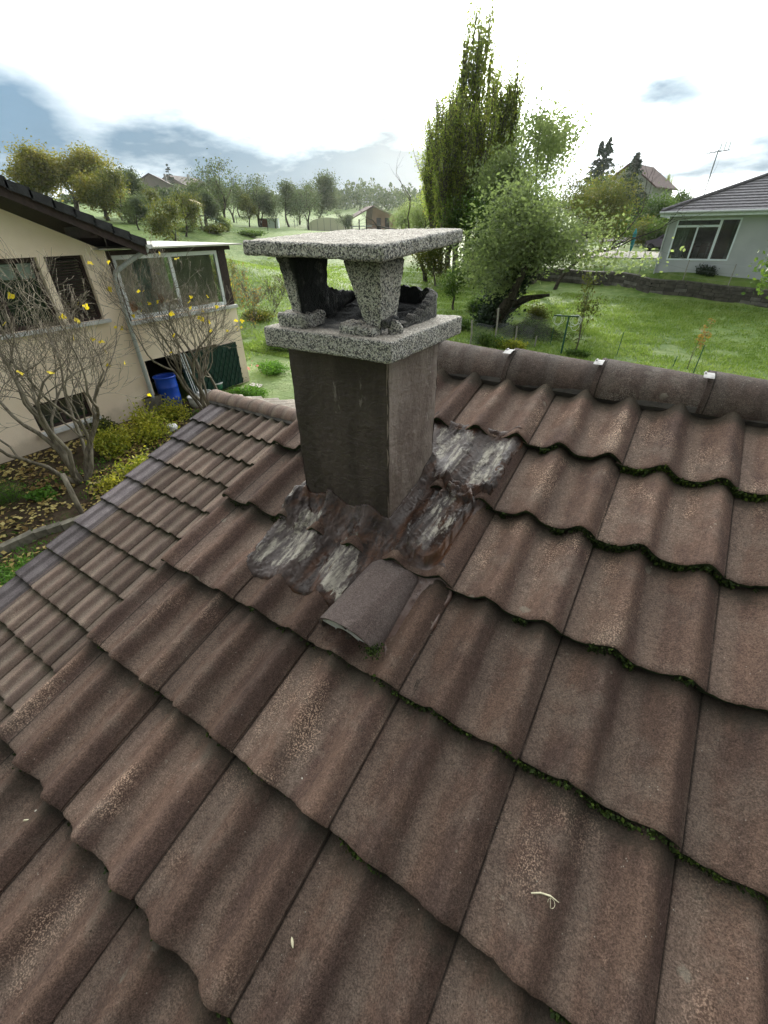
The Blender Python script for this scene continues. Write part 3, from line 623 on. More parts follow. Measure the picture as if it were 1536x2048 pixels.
thin = np.clip((blur(reg(THIN), 3)-.4)/.3, 0, 1)
Hs = blur(np.maximum(blur(H0, 8)+.002, H0), 2)+.001
dcx = np.maximum(np.maximum(BX-CW-GX, GX-BX), 0); dcy = np.maximum(np.maximum(BY-GY, GY-BY-CD), 0); dch = np.hypot(dcx, dcy)
st = fbm(GX*34, GY*7, 5); wr = fbm(GX*60+3*st, GY*34, 4)
rid = 1-abs(2*fbm(GX*26+4*st, GY*12+2*nz, 4)-1); rid2 = 1-abs(2*fbm(GX*55, GY*40, 3, 2)-1)
rs1 = 1-abs(2*fbm(GX*13+2*nz, GY*5+2*nz, 2, 4)-1); rs2 = 1-abs(2*fbm(GX*9+2*st, GY*17+2*nz, 2, 5)-1)
thick = .006+.012*(st-.4)+.050*np.clip(rs1-.90, 0, 1)+.045*np.clip(rs2-.92, 0, 1)+.001*(wr-.5)
fil = (.042+.02*(fbm(GX*10, GY*10, 3)-.5))*np.exp(-dch/.022)+.016*np.exp(-dch/.07)
strip = reg([(822, 1140), (812, 1125), (850, 1065), (885, 1010), (925, 1012), (938, 1022), (940, 1040), (905, 1100), (872, 1148), (845, 1152)])
strip_e = np.clip((blur(strip, 2)+(nz-.5)*.25-.4)/.12, 0, 1)
lump = reg([(880, 1000), (890, 985), (930, 995), (975, 1010), (985, 1022), (945, 1040), (900, 1030)]); lump_e = np.clip((blur(lump, 3)+(nz-.5)*.8-.35)/.3, 0, 1)
lump2 = reg([(578, 1035), (600, 1015), (622, 1020), (625, 1065), (595, 1080), (575, 1062)]); lump2_e = np.clip((blur(lump2, 3)+(nz-.5)*.8-.35)/.3, 0, 1)
thick = thick*(1-.82*thin)+.002*thin
edge_t = thick+.034*strip_e+lump_e*(.010+.03*np.clip(rid-.55, 0, 1))+lump2_e*(.006+.03*(wr-.2))+fil*(1-thin)
edge_t = edge_t*np.clip((Tn-.38)/.42, .12, 1)
HH = Hs*(1-thin)+ (blur(H0, 1))*thin
Z = HH+edge_t-(1-cover)*.040
Z = np.where((dcx < 1e-6) & (dcy < 1e-6), np.minimum(Z, H0+.02), Z)
m = MB(); 
ii, jj = np.meshgrid(np.arange(len(XS)-1), np.arange(len(YS)-1), indexing='ij'); a_ = ii*len(YS)+jj
ok = (cover[:-1, :-1]+cover[1:, :-1]+cover[:-1, 1:]+cover[1:, 1:] > .02); a_ = a_[ok]
m.add(np.stack([GX, GY, Z], 2).reshape(-1, 3), np.stack([a_, a_+len(YS), a_+len(YS)+1, a_+1], 1))
o = m.build('sealant_skirt', M['sealant'], ch, smooth=True); o.matrix_local = CI; o['label'] = 'cracked brown sealant brushed over the tiles in pale and dark coats'
PALE = [[(535, 1135), (570, 1090), (612, 1052), (652, 1055), (632, 1115), (605, 1145), (575, 1160)], [(645, 1200), (640, 1170), (660, 1120), (692, 1095), (725, 1105), (715, 1150), (690, 1195)], [(878, 870), (915, 880), (950, 888), (925, 950), (885, 1000), (870, 985)],
        [(975, 895), (1040, 905), (1005, 965), (968, 1008), (935, 1000), (945, 950)], [(500, 1150), (530, 1100), (565, 1062), (580, 1060), (560, 1100), (525, 1150)], [(560, 1050), (600, 1000), (615, 985), (622, 1000), (600, 1030)],
        [(818, 1130), (880, 1010), (930, 1022), (888, 1105), (855, 1148)], [(640, 1200), (660, 1195), (690, 1195), (680, 1225), (655, 1215)]]
pat = sum(reg(p)*w for p, w in zip(PALE, (.9, .9, 1, 1, .8, .9, .55, .6)))
sk_ = vn(GX*150+2*nz, GY*9, 6); addattr(o, 'patch', (blur(np.clip(pat, 0, 1), 4)*(.62+.75*sk_)).ravel())
addattr(o, 'brown', blur(reg([(868, 1148), (905, 1100), (940, 1045), (944, 1060), (905, 1122), (880, 1155), (855, 1160)]), 2).ravel())
addattr(o, 'thin', thin.ravel())

# ventilation cowl on the tile below the chimney
p0 = onroof(716, 1297); p1 = onroof(842, 1150)
VL = math.hypot(p1[0]-p0[0], (p1[1]-p0[1])/cS)
vx = RO[0]+W*VENT[0]+.101; vy0 = RO[1]-cS*G*3+.046*cS
def ventP(t, a, dr=0.):                    # t along (0 mouth .. 1 top), a across -1..1
    hw = .096*(1-.12*t)+dr; x = vx+.012+a*hw; y = vy0+t*.275*cS
    ar = np.sqrt(np.clip(1-a*a, 0, 1)); h = (.100*(1-.66*t)+.006+dr)*ar
    s = (RO[1]-y)/cS; base = RO[2]-s*sS+LIFT*(1-(3*G-s)/G)
    return np.stack([x, y-h*sS, base+h*cS-.002+.008*ar*(1-t)], -1)
vent = MB(); tt, aa = np.meshgrid(np.linspace(0, 1, 26), np.sin(np.linspace(-1, 1, 33)*math.pi/2), indexing='ij')
wv = (fbm(tt*7, aa*5, 4)-.5)*.006
a3 = ventP(tt, aa); a3[..., 2] += wv; b3 = ventP(tt, aa, -.009); vent.grid(a3[:, ::-1]); vent.grid(b3); vent.grid(np.stack([a3[0], b3[0]]))
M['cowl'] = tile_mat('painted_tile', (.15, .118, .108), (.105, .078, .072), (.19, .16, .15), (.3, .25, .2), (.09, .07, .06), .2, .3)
o = vent.build('vent_cowl', M['cowl'], house, smooth=True); o.matrix_local = HI; o['label'] = 'arched vent cowl of a ventilation tile under flaking brown paint'
gr = MB(); na = 15
for k in range(na+1):
    a = -.86+1.72*k/na
    if k in (8, 9): continue
    q0 = ventP(np.array(.02), np.array(a*.80), -.052); q1 = ventP(np.array(.02), np.array(a), -.010); gr.bar(q0, q1, .0050, .003, (0, 1, 0))
for dr in (-.0115, -.052):
    L_ = [ventP(np.array(.02), np.array(a), dr) for a in np.linspace(-.88, .88, 24)]; gr.tube(L_, .0016, 5)
o2 = gr.build('vent_grille', simple('grey_plastic', (.42, .42, .42), .5, .1), house); o2.matrix_local = HI; o2.parent = o; o2.matrix_local = Matrix()
bk = MB(); bk.grid(ventP(np.full((2, 20), .10), np.stack([np.linspace(-.97, .97, 20)]*2), np.array([[-.0095]*20, [-.104]*20]))); o3 = bk.build('vent_shade_sheet', M['darkv'] if 'darkv' in M else simple('mouth_shade', (.006, .006, .006), .95), house); o3.parent = o; o3.matrix_local = Matrix()  # black sheet added inside the cowl to stand in for its shade
# loose moss tuft at the foot of the cowl
rs = np.random.RandomState(5); cpt = ventP(np.array(0.), np.array(.93), 0); P_ = cpt+rs.normal(0, 1, (160, 3))*[.012, .012, .006]; P_[:, 2] = np.maximum(P_[:, 2], Hroof(P_[:, 0], P_[:, 1])+.001)
o = moss_mesh('m', P_, rs.uniform(.002, .005, 160), 8).build('moss_tuft', M['moss'], house, kind='stuff'); o.matrix_local = HI
# small debris lying on the tiles
def onro(px, py):
    x, y = onroof(px, py)
    for _ in range(6):
        z = float(Hroof(np.array(x), np.array(y))); d = ray(px, py); t = (z-CZ)/d[2]; x, y = d[0]*t, d[1]*t
    return (x, y, z)
M['pale_bit'] = simple('pale_chip', (.55, .52, .44), .7, .2, 80); M['twig'] = simple('bleached_twig', (.52, .48, .33), .7, .2, 60); M['darkbit'] = simple('dark_crumb', (.03, .025, .02))
t = empty('curled_twig', onro(1090, 1790), 0, 'bleached curled tendril with a thin loop lying on the near tiles', 'twig')
m = MB(); m.tube([(-.022, -.012, .004), (-.008, -.004, .008), (.008, .001, .008), (.023, .001, .005)], [.0012, .0016, .0014, .0006], 6); m.tube([(.008, .001, .007)]+[(.012+.006*math.sin(a), -.004-.007*math.cos(a)-.003, .004) for a in np.linspace(0, 5, 12)], .0004, 4); m.build('stalk', M['twig'], t)
t = empty('seed_husk', onro(585, 1885), .4, 'pale oval seed husk lying on a tile at lower centre', 'husk'); m = MB(); m.lathe([(0, -.009), (.0022, -.005), (.003, 0), (.002, .006), (0, .010)], 8); o = m.build('husk', M['twig'], t); o.rotation_euler = (1.4, .1, .5); o.location = (0, 0, .003)
t = empty('bark_chip', onro(57, 1640), .7, 'pale splinter of bark lying on the lowest left tiles', 'splinter'); m = MB(); m.hexa([(-.011, -.002, .001), (.010, -.003, .001), (.012, .001, .001), (-.010, .002, .001), (-.010, -.001, .004), (.008, -.002, .004), (.010, .001, .003), (-.009, .001, .004)]); m.build('splinter', M['twig'], t)
t = empty('dry_tendrils', onro(835, 1362), .2, 'dark dry root tendrils caught in the joint right of the vent tile', 'tendril'); m = MB()
for k in range(4):
    rs = np.random.RandomState(k); p = np.cumsum(rs.normal(0, 1, (7, 3))*[.004, .007, .001], 0); p[:, 2] = abs(p[:, 2])+.004; p[:, 1] -= np.linspace(0, .02, 7); m.tube(p, .0006, 4)
m.build('tendril', M['darkbit'], t)
peb = MB(); 
def pebble(sd, r):
    m = MB(); rs = np.random.RandomState(sd); th = np.arange(6)*math.pi/3
    m.lathe([(0, -.4*r), (r*.8, -.3*r), (r*1.05, .1*r), (r*.7, .5*r), (0, .65*r)], 6); V = np.concatenate(m.v); V += rs.normal(0, 1, V.shape)*r*.12; m.v = [V]; return m
lab = {(425, 1305): 'white pebble on a crest left of the vent tile', (453, 1410): 'grey pebble below the white one left of centre', (610, 1543): 'white grit crumb on the tile below the vent', (605, 1557): 'larger of two white crumbs beside each other below the vent', (305, 1822): 'white crumb on a tile near the lower left corner', (72, 1622): 'white crumb just above the pale splinter', (665, 1475): 'flat pale lichen crumb on the crest below the vent tile', (580, 1418): 'dark crumb in the trough between two crests left of the vent', (1063, 1822): 'short pale straw crumb below the curled tendril'}
for (px, py), lb in lab.items():
    m = pebble(px, .0035 if 'larger' in lb or 'white pebble' in lb else .0026); o = m.build('pebble', M['darkbit'] if 'dark' in lb else M['pale_bit'], None, smooth=True, label=lb, cat='pebble'); o.location = onro(px, py); o.location.z += .001
rs = np.random.RandomState(31); m = MB()
for k in range(420):
    x, y = rs.uniform(-1.2, 1.6), rs.uniform(-.2, 1.7); z = float(Hroof(np.array(x), np.array(y))); r = rs.uniform(.0006, .0016)
    if BX-CW < x < BX and BY < y < BY+CD: continue
    m.add(np.array([(x-r, y, z), (x+r, y-r, z), (x, y+r, z), (x, y, z+r*1.3)]), None, [[0, 1, 3], [1, 2, 3], [2, 0, 3]])
m.build('grit', M['pale_bit'], None, label='fine pale grit scattered over the near brown tiles', cat='grit', kind='stuff')
# ---------------------------------------------------------------- terrain
ctl = [(-11, 3, 0), (-7, 3, 0), (-7, -1, 0), (-11, 8, 0), (-5, -6, 0), (-18, -8, 0), (-3, 9, -.1), (-9, 7, 0), (2, 5, -.1), (8, -5, 0), (8, 5, -.1), (-16, 9, .1), (-24, 2, .5), (-22, 16, .5), (-13, 13, 0),
       (0, -60, 0), (60, -40, -1), (-60, -60, 1), (300, 0, -2), (-100, -300, 4), (300, -300, 0)]
def cz(px, py, d=None, z=None):
    p = ond(px, py, d) if d else onz(px, py, z); ctl.append(tuple(p)); return p
cz(700, 560, z=.5); cz(520, 540, z=.6); cz(990, 688, z=-.25); cz(1122, 706, z=-.45); cz(1384, 746, z=-.4); cz(1233, 708, z=-.45); cz(975, 655, z=-.35); cz(1536, 765, z=-.4)
cz(880, 585, z=.1); cz(1000, 560, z=.3); cz(850, 520, 60)
WALLP = [cz(900, 545, z=.75), cz(1070, 560, z=.45), cz(1200, 574, z=.2), cz(1300, 591, z=.05), cz(1420, 603, z=-.08), cz(1536, 616, z=-.2), cz(1700, 636, z=-.35)]
cz(1190, 512, 50); cz(1260, 520, 47); cz(1150, 480, 72); cz(1320, 534, 40.2); cz(1400, 552, 39.3); cz(1500, 578, 38.5); cz(1235, 446, 112); cz(1400, 440, 110)
cz(748, 458, 115); cz(640, 463, 108); cz(395, 453, 72); cz(430, 447, 87); cz(500, 452, 88); cz(560, 462, 80); cz(600, 413, 190); cz(450, 405, 180); cz(700, 415, 190); cz(325, 386, 230); cz(240, 402, 200)
cz(160, 432, 84); cz(260, 470, 60); cz(340, 500, 36); cz(410, 515, 34); cz(900, 452, 110); cz(1000, 450, 130); cz(300, 445, 80)
for a in range(0, 360, 20):
    d = 620; ctl.append((d*math.cos(math.radians(a)), d*math.sin(math.radians(a)), CZ+(14 if 60 < a < 190 else 2)))
ctl = np.array(ctl); _K = np.hypot(ctl[:, None, 0]-ctl[None, :, 0], ctl[:, None, 1]-ctl[None, :, 1]); _W = np.linalg.solve(np.block([[_K-np.eye(len(ctl))*.6, np.ones((len(ctl), 1))], [np.ones((1, len(ctl))), np.zeros((1, 1))]]), np.append(ctl[:, 2], 0))
WX = [p[0] for p in WALLP]; WYs = [p[1] for p in WALLP]
def wally(x): return np.interp(x, WX, WYs)
def tz(x, y):
    x = np.asarray(x, float); y = np.asarray(y, float); sh = x.shape; x = x.ravel(); y = y.ravel()
    z = np.hypot(x[:, None]-ctl[:, 0], y[:, None]-ctl[:, 1]) @ _W[:-1]+_W[-1]
    z += (fbm(x*.35, y*.35, 3)-.5)*.10*np.clip((y-9)/6, 0, 1)
    k = np.clip((y-wally(x)-.45)/.25, 0, 1)*np.clip(1-(y-wally(x))/11, 0, 1)*(x > WX[0])*np.clip((x-WX[0])/1.5, 0, 1); z += k*(.80+.0*x)          # bank held by the retaining wall
    return z.reshape(sh)
def gp(px, py):                            # where a sight line meets the ground
    d = ray(px, py); d = d/math.hypot(d[0], d[1]); prev = 3
    for t in np.concatenate([np.arange(4, 60, .25), np.arange(60, 700, 2)]):
        p = EYE+d*t
        if p[2] < float(tz(p[0], p[1])): 
            lo, hi = prev, t
            for _ in range(12):
                mid = (lo+hi)/2; q = EYE+d*mid
                if q[2] < float(tz(q[0], q[1])): hi = mid
                else: lo = mid
            q = EYE+d*hi; return np.array([q[0], q[1], float(tz(q[0], q[1]))])
        prev = t
    q = EYE+d*300; return np.array([q[0], q[1], float(tz(q[0], q[1]))])
def gd(px, d):                             # ground point on the vertical plane of column px (at horizon level) at distance d
    p = ond(px, 455, d); return np.array([p[0], p[1], float(tz(p[0], p[1]))])
def hgt(base, px, py):                     # height of an upright thing standing at base whose top shows at py
    lo, hi = 0, 60
    for _ in range(40):
        mid = (lo+hi)/2
        c = CM @ (base+np.array([0, 0, mid])-EYE)
        if c[2] > .2 and 1024+F*c[1]/c[2] > py: lo = mid
        else: hi = mid
    return lo
def top_at(px, ty, D):                      # an upright thing at distance D whose top shows at (px, ty)
    p = ond(px, ty, D); g = float(tz(p[0], p[1])); return np.array([p[0], p[1], g]), max(p[2]-g, .3)
def stretch(n, a, b, c, k):
    t = np.linspace(-1, 1, n); s = np.sinh(t*k)/math.sinh(k); return np.where(s < 0, c+s*(c-a), c+s*(b-c))
m = MB(); gx = stretch(300, -720, 720, -8, 5.2); gy = stretch(300, -520, 760, 20, 4.6); X, Y = np.meshgrid(gx, gy, indexing='ij')
m.grid(np.stack([X, Y, tz(X, Y)], 2)[:, ::1])
def grass_mat():
    t = NT('meadow_grass'); c = t.coord('Object', rnd=False)
    a = t.mix(t.ramp(t.noise(c, .22, 5), .35, .65), (.085, .150, .028), (.135, .205, .045)); a = t.mix(t.ramp(t.noise(c, 1.7, 5, .65), .42, .7), a, (.19, .25, .08))
    a = t.mix(t.mth('MULTIPLY', t.ramp(t.noise(c, .75, 4), .58, .74), .6), a, (.07, .125, .026)); a = t.mix(t.mth('MULTIPLY', t.ramp(t.noise(c, 14, 3), .5, .7), .35), a, (.05, .11, .018))
    nr = t.bump(t.noise(c, 9, 6, .75), .10, .9); nr = t.bump(t.noise(c, 1.4, 4), .25, .6, nr)
    return t.fin(a, .75, nr, .15)
M['grass'] = grass_mat()
m.mat = 0; g_o = m.build('ground', M['grass'], None, smooth=True, kind='structure')
# garden soil between the two houses
t = NT('garden_soil'); c = t.coord('Object', rnd=False); s_ = t.mix(t.ramp(t.noise(c, 3.5, 5), .35, .65), (.045, .032, .022), (.085, .062, .042)); s_ = t.mix(t.ramp(t.noise(c, 22, 4), .55, .65), s_, (.05, .07, .02))
M['soil'] = t.fin(s_, .95, t.bump(t.noise(c, 18, 6, .75), .06, 1), .1)
m = MB(); X, Y = np.meshgrid(np.linspace(-11.15, -5.4, 120), np.linspace(.6, 7.2, 130), indexing='ij')
Zs = tz(X, Y)+.012+.07*(fbm(X*2.2, Y*2.2, 4)-.3)*np.clip((np.minimum(np.minimum(X+11.15, -5.4-X), np.minimum(Y-.6, 7.2-Y)))/.4, 0, 1); m.grid(np.stack([X, Y, Zs], 2))
m.build('garden_bed', M['soil'], None, smooth=True, kind='structure')
m = MB()
def patch(px, z=.004, n=20, name='paving', mat=None):
    P = [gp(*p) for p in px]; a, b, c_, d = P; U, V = np.meshgrid(np.linspace(0, 1, n), np.linspace(0, 1, n), indexing='ij'); Q = (a[None, None]*(1-U)[..., None]*(1-V)[..., None]+b*(U*(1-V))[..., None]+c_*(U*V)[..., None]+d*((1-U)*V)[..., None])
    Q[..., 2] = tz(Q[..., 0], Q[..., 1])+z+.03; m = MB(); m.grid(Q); return m.build(name, mat, None, kind='structure')
M['paving'] = simple('pale_paving', (.42, .39, .34), .85, .12, .8, bump=.01); M['asphalt'] = simple('grey_lane', (.20, .18, .175), .9, .12, .6, bump=.01)
patch([(1150, 516), (1335, 519), (1330, 505), (1165, 505)], .03, name='terrace', mat=M['paving']); patch([(1120, 487), (1345, 482), (1330, 474), (1130, 477)], .03, name='lane', mat=M['asphalt'])
patch([(498, 772), (520, 777), (526, 771), (505, 767)], .0, name='garden_path', mat=M['paving'])
# ---------------------------------------------------------------- leaves, trees
LM = {'far': leafmat('leaf_far', [(.045, .07, .045), (.07, .10, .055), (.10, .13, .07), (.14, .16, .08)]), 'green': leafmat('leaf_green', [(.035, .070, .018), (.06, .115, .025), (.10, .16, .035), (.15, .20, .05)]), 'olive': leafmat('leaf_olive', [(.05, .065, .02), (.085, .105, .03), (.13, .14, .035), (.20, .18, .04)]),
      'yellow': leafmat('leaf_yellowing', [(.10, .12, .03), (.17, .18, .045), (.25, .22, .06), (.32, .26, .08)]), 'brightyellow': leafmat('leaf_bright_yellow', [(.55, .42, .02), (.7, .55, .03), (.75, .62, .08)]),
      'dark': leafmat('needle_dark', [(.018, .034, .020), (.028, .050, .026), (.045, .070, .035)], .15), 'poplar': leafmat('leaf_poplar', [(.12, .17, .045), (.20, .26, .07), (.29, .33, .09), (.38, .38, .14)], .72),
      'grey': leafmat('leaf_greygreen', [(.12, .155, .085), (.17, .215, .11), (.24, .29, .15)], .6), 'rust': leafmat('leaf_rust', [(.20, .12, .04), (.30, .19, .06), (.16, .15, .05)]), 'bush': leafmat('leaf_bush', [(.07, .11, .02), (.18, .22, .03), (.36, .36, .05), (.50, .45, .07)]),
      'fresh': leafmat('leaf_fresh', [(.05, .13, .02), (.09, .20, .03), (.14, .27, .05)]), 'litter': leafmat('leaf_litter', [(.07, .04, .02), (.17, .11, .04), (.36, .29, .10), (.50, .44, .20)], .1), 'pink': leafmat('petal_pink', [(.45, .16, .22), (.55, .28, .32)], .3)}
def bark(name, a, b): 
    t = NT(name); c = t.coord('Object', (1, 1, .3)); return t.fin(t.mix(t.ramp(t.noise(c, 14, 5), .35, .65), a, b), .9, t.bump(t.noise(c, 30, 5, .7), .02, .9), .1)
M['bark'] = bark('bark_grey', (.07, .06, .05), (.15, .135, .11)); M['figbark'] = bark('bark_fig', (.12, .105, .082), (.26, .235, .185)); M['barkd'] = bark('bark_dark', (.035, .03, .026), (.08, .07, .055))
def unit(v): return v/(np.linalg.norm(v)+1e-9)
def skeleton(rs, start, dirv, L, r, depth, nseg=5, up=.12, wand=.25, nb=(2, 4), shrink=(.55, .8), ang=(.35, .8), along=.35, taper=.55, out=None):
    """recursive limbs: list of (path, radii, depth)"""
    if out is None: out = []
    p = np.array(start, float); d = unit(np.array(dirv, float)); P = [p]; seg = L/nseg
    for i in range(nseg):
        d = unit(d+rs.normal(0, wand, 3)*.5+np.array([0, 0, up])); p = p+d*seg; P.append(p)
    P = np.array(P); R = np.linspace(r, r*taper, len(P)); out.append((P, R, depth))
    if depth > 0:
        n = rs.randint(nb[0], nb[1]+1)
        for k in range(n):
            f = rs.uniform(along, 1) if k < n-1 else 1.; idx = min(int(f*nseg), nseg-1); q = P[idx]+(P[idx+1]-P[idx])*(f*nseg-idx) if f < 1 else P[-1]
            dd = unit(P[min(idx+1, nseg)]-P[idx]); ax = unit(np.cross(dd, rs.normal(0, 1, 3))); a = rs.uniform(*ang)*(1 if k < n-1 else .45)
            nd = dd*math.cos(a)+ax*math.sin(a)
            skeleton(rs, q, nd, L*rs.uniform(*shrink), max(r*taper*(.85 if k == n-1 else .65), .0035), depth-1, max(3, nseg-1), up, wand, nb, shrink, ang, along, taper, out)
    return out
def leaves_on(rs, sk, n, size, spread, maxdepth=1, droop=0., asp=.6):
    seg = [(P, d) for P, R, d in sk if d <= maxdepth]; w = np.array([np.linalg.norm(P[-1]-P[0]) for P, d in seg]); ch = rs.choice(len(seg), n, p=w/w.sum())
    C = np.empty((n, 3)); 
    for i, k in enumerate(ch):
        P = seg[k][0]; f = rs.rand()*(len(P)-1); a = int(f); C[i] = P[a]*(1-f+a)+P[a+1]*(f-a)
    C += rs.normal(0, spread, (n, 3)); C[:, 2] -= droop*rs.rand(n)
    U = rs.normal(0, 1, (n, 3)); U[:, 2] -= droop*4; U /= np.linalg.norm(U, axis=1)[:, None]; V = np.cross(U, rs.normal(0, 1, (n, 3))); V /= np.linalg.norm(V, axis=1)[:, None]+1e-9
    s = size*rs.uniform(.6, 1.3, (n, 1)); return C, U*s, V*s*asp
def tree(name, base, label, cat='tree', group=None, leaf='green', n=6000, size=.08, spread=.2, bk='bark', rz=0, sc=1., parts=None, maxdepth=1, droop=0., **sk):
    """trunk (with its limbs) and crown as parts of one tree"""
    t = empty(name, tuple(base), rz, label, cat, group); t.scale = (sc, sc, sc)
    s = parts if parts is not None else make_tree(leaf=leaf, n=n, size=size, spread=spread, bk=bk, maxdepth=maxdepth, droop=droop, **sk)
    link('trunk', s[0], t)
    if s[1] is not None: link('crown', s[1], t)
    return t
def make_tree(seed=0, height=5., r=.15, lean=(0, 0, 1), leaf='green', n=6000, size=.08, spread=.2, bk='bark', depth=4, maxdepth=1, droop=0., trunkfrac=.35, k=5, asp=.6, minr=0., clear=None, **sk):
    rs = np.random.RandomState(seed); sk_ = skeleton(rs, (0, 0, -.15), lean, height*trunkfrac, r, depth, **sk)
    # scale to the wanted height
    zmax = max(P[:, 2].max() for P, _, _ in sk_); f = height/zmax
    sk_ = [(P*f, R, d) for P, R, d in sk_]
    m = MB()
    for P, R, d in sk_:
        if clear is not None and d <= 3 and P[-1][2] < float(clear(P[-1][0]))+.3: continue
        m.tube(P, np.maximum(R, minr), k if d > 1 else 3, cap=False)
    a = m.mesh('limbs', True); a.materials.append(M[bk]); b = None
    if n:
        m = MB(); C_, U_, V_ = leaves_on(rs, sk_, n, size, spread, maxdepth, droop, asp)
        if clear is not None: k_ = C_[:, 2] > clear(C_[:, 0])+rs.normal(0, .25, n); C_, U_, V_ = C_[k_], U_[k_], V_[k_]
        m.cards(C_, U_, V_); b = m.mesh('foliage'); b.materials.append(LM[leaf])
    return a, b
def conifer_mesh(seed, H, Rb, n=3500, leaf='dark', sparse=0.):
    rs = np.random.RandomState(seed); m = MB(); m.tube([(0, 0, -.2), (0, 0, H*.5), (0, 0, H)], [H*.018, H*.011, .02], 6, cap=False); a = m.mesh('stem', True); a.materials.append(M['barkd'])
    m = MB(); C = []; U = []; nb = int(n/26)
    for k in range(nb):
        h = rs.rand()**.8; z = H*(.08+.92*h); L_ = Rb*(1-h)**.85*rs.uniform(.7, 1.15)+.12; th = rs.rand()*6.28; d = np.array([math.cos(th), math.sin(th), rs.uniform(-.28, .02)])
        for q in range(26):
            f = rs.uniform(.15, 1); p = np.array([0, 0, z])+d*L_*f+np.array([0, 0, .12*f*f*L_])+rs.normal(0, .05+.05*L_*(1-f), 3); C.append(p); U.append(d+rs.normal(0, .5, 3)+np.array([0, 0, -.35]))
    C = np.array(C); U = np.array(U); U /= np.linalg.norm(U, axis=1)[:, None]; V = np.cross(U, rs.normal(0, 1, U.shape)); V /= np.linalg.norm(V, axis=1)[:, None]; s = (.035*Rb+.05)*rs.uniform(.6, 1.3, (len(C), 1)); m.cards(C, U*s*1.8, V*s*.6); b = m.mesh('needles'); b.materials.append(LM[leaf]); return a, b
def bush(name, base, label, cat, leaf, rad, n, size, seed=0, group=None, stems=14, bk='bark', flat=1., asp=.55):
    t = empty(name, tuple(base), 0, label, cat, group); rs = np.random.RandomState(seed); m = MB(); tips = []
    for k in range(stems):
        th = rs.rand()*6.28; q = rs.rand()**.5; e = np.array([math.cos(th)*q*rad[0]*.8, math.sin(th)*q*rad[1]*.8, rad[2]*rs.uniform(.5, 1)*math.sqrt(max(.1, 1-q*q*.8))]); mid = e*.5+rs.normal(0, .06, 3)*max(rad); P = np.array([e*0.1*[1, 1, 0], mid, e]); m.tube(P, [.012*max(rad)+.003, .008*max(rad)+.002, .003], 4, cap=False); tips.append(P)
    m.build('stems', M[bk], t)
    C = []; 
    for i in range(n):
        P = tips[rs.randint(len(tips))]; f = rs.uniform(.25, 1.08); a = P[1]*(1-(f-.5)*2)+P[2]*(f-.5)*2 if f > .5 else P[0]*(1-f*2)+P[1]*f*2; C.append(a)
    C = np.array(C)+rs.normal(0, 1, (n, 3))*np.array(rad)*.16; C[:, 2] = np.maximum(C[:, 2], .02)
    U = rs.normal(0, 1, (n, 3)); U /= np.linalg.norm(U, axis=1)[:, None]; V = np.cross(U, rs.normal(0, 1, (n, 3))); V /= np.linalg.norm(V, axis=1)[:, None]; s = size*rs.uniform(.6, 1.35, (n, 1)); m = MB(); m.cards(C, U*s, V*s*asp); m.build('foliage', LM[leaf], t); return t

# fig trees, bare but for a few yellow leaves
def fig(base, label, seed, stems, H, sc, nleaf, rz=0):
    t = empty('fig_tree', tuple(base), rz, label, 'tree', 'bare fig trees by the neighbour house'); rs = np.random.RandomState(seed); m = MB(); allsk = []
    for (ox, oy, dx, dy, L_, r) in stems:
        sk = skeleton(rs, (ox, oy, -.1), (dx, dy, 1), L_, r, 5, nseg=6, up=.13, wand=.40, nb=(2, 4), shrink=(.55, .82), ang=(.35, .95), along=.5, taper=.64); allsk += sk
    for P, R, d in allsk: m.tube(P*sc, np.maximum(R*sc, .0032), 7 if d > 3 else 4 if d > 1 else 3, cap=d == 0)
    m.build('trunk', M['figbark'], t, smooth=True)
    tips = [P[-1]*sc for P, R, d in allsk if d == 0]; idx = rs.choice(len(tips), nleaf, replace=False)
    for k in idx:                              # a lobed fig leaf
        c = tips[k]; nrm = unit(rs.normal(0, 1, 3)+np.array([.6, -.8, .5])); a = unit(np.cross(nrm, rs.normal(0, 1, 3))); b = np.cross(nrm, a); s = rs.uniform(.035, .065); mm = MB(); ring = []
        for q in range(14): th = q*2*math.pi/14; rr = s*(1 if q % 4 in (0, 1) else .62); ring.append(c-np.array([0, 0, s*.8])+a*rr*math.cos(th)+b*rr*math.sin(th)+nrm*rs.uniform(-.15, .15)*s)
        mm.add(np.array([c-np.array([0, 0, s*.8])]+ring), None, [[0, 1+q, 1+(q+1) % 14] for q in range(14)]); mm.build('leaf', LM['brightyellow'], t)
    return t
b1 = onz(164, 965, .0); f1 = fig(b1, 'bare fig tree with a bundle of pale stems in front of the left house wall', 21, [(0, 0, -.16, -.1, 1.7, .075), (.06, .05, .0, .12, 1.6, .065), (-.07, .04, -.3, .12, 1.6, .06), (.02, -.06, .16, -.05, 1.6, .055), (.1, .0, .06, .3, 1.5, .05), (-.03, -.1, -.12, -.32, 1.5, .05), (0, .1, -.05, .02, 1.9, .045)], 3, .88, 30)
b2 = np.array([-9.75, 6.55, 0.]); f2 = fig(b2, 'bare fig tree with a few yellow leaves in front of the veranda window', 33, [(0, 0, .0, .25, 1.5, .06), (.12, .05, .12, -.1, 1.5, .055), (-.05, .12, -.3, -.3, 1.4, .05), (.05, .2, .15, .55, 1.3, .045), (-.12, .0, -.2, .1, 1.55, .045), (.1, -.1, .4, .1, 1.3, .04)], 3, .95, 34)
st = empty('cut_stake', tuple(gp(166, 1032)), 0, 'pale cut stem standing beside the fallen leaves below the fig tree', 'stake'); m = MB(); m.tube([(0, 0, -.3), (-.06, .02, .35), (-.16, .05, .75)], [.045, .042, .038], 9); m.build('stem', M['figbark'], st, smooth=True)
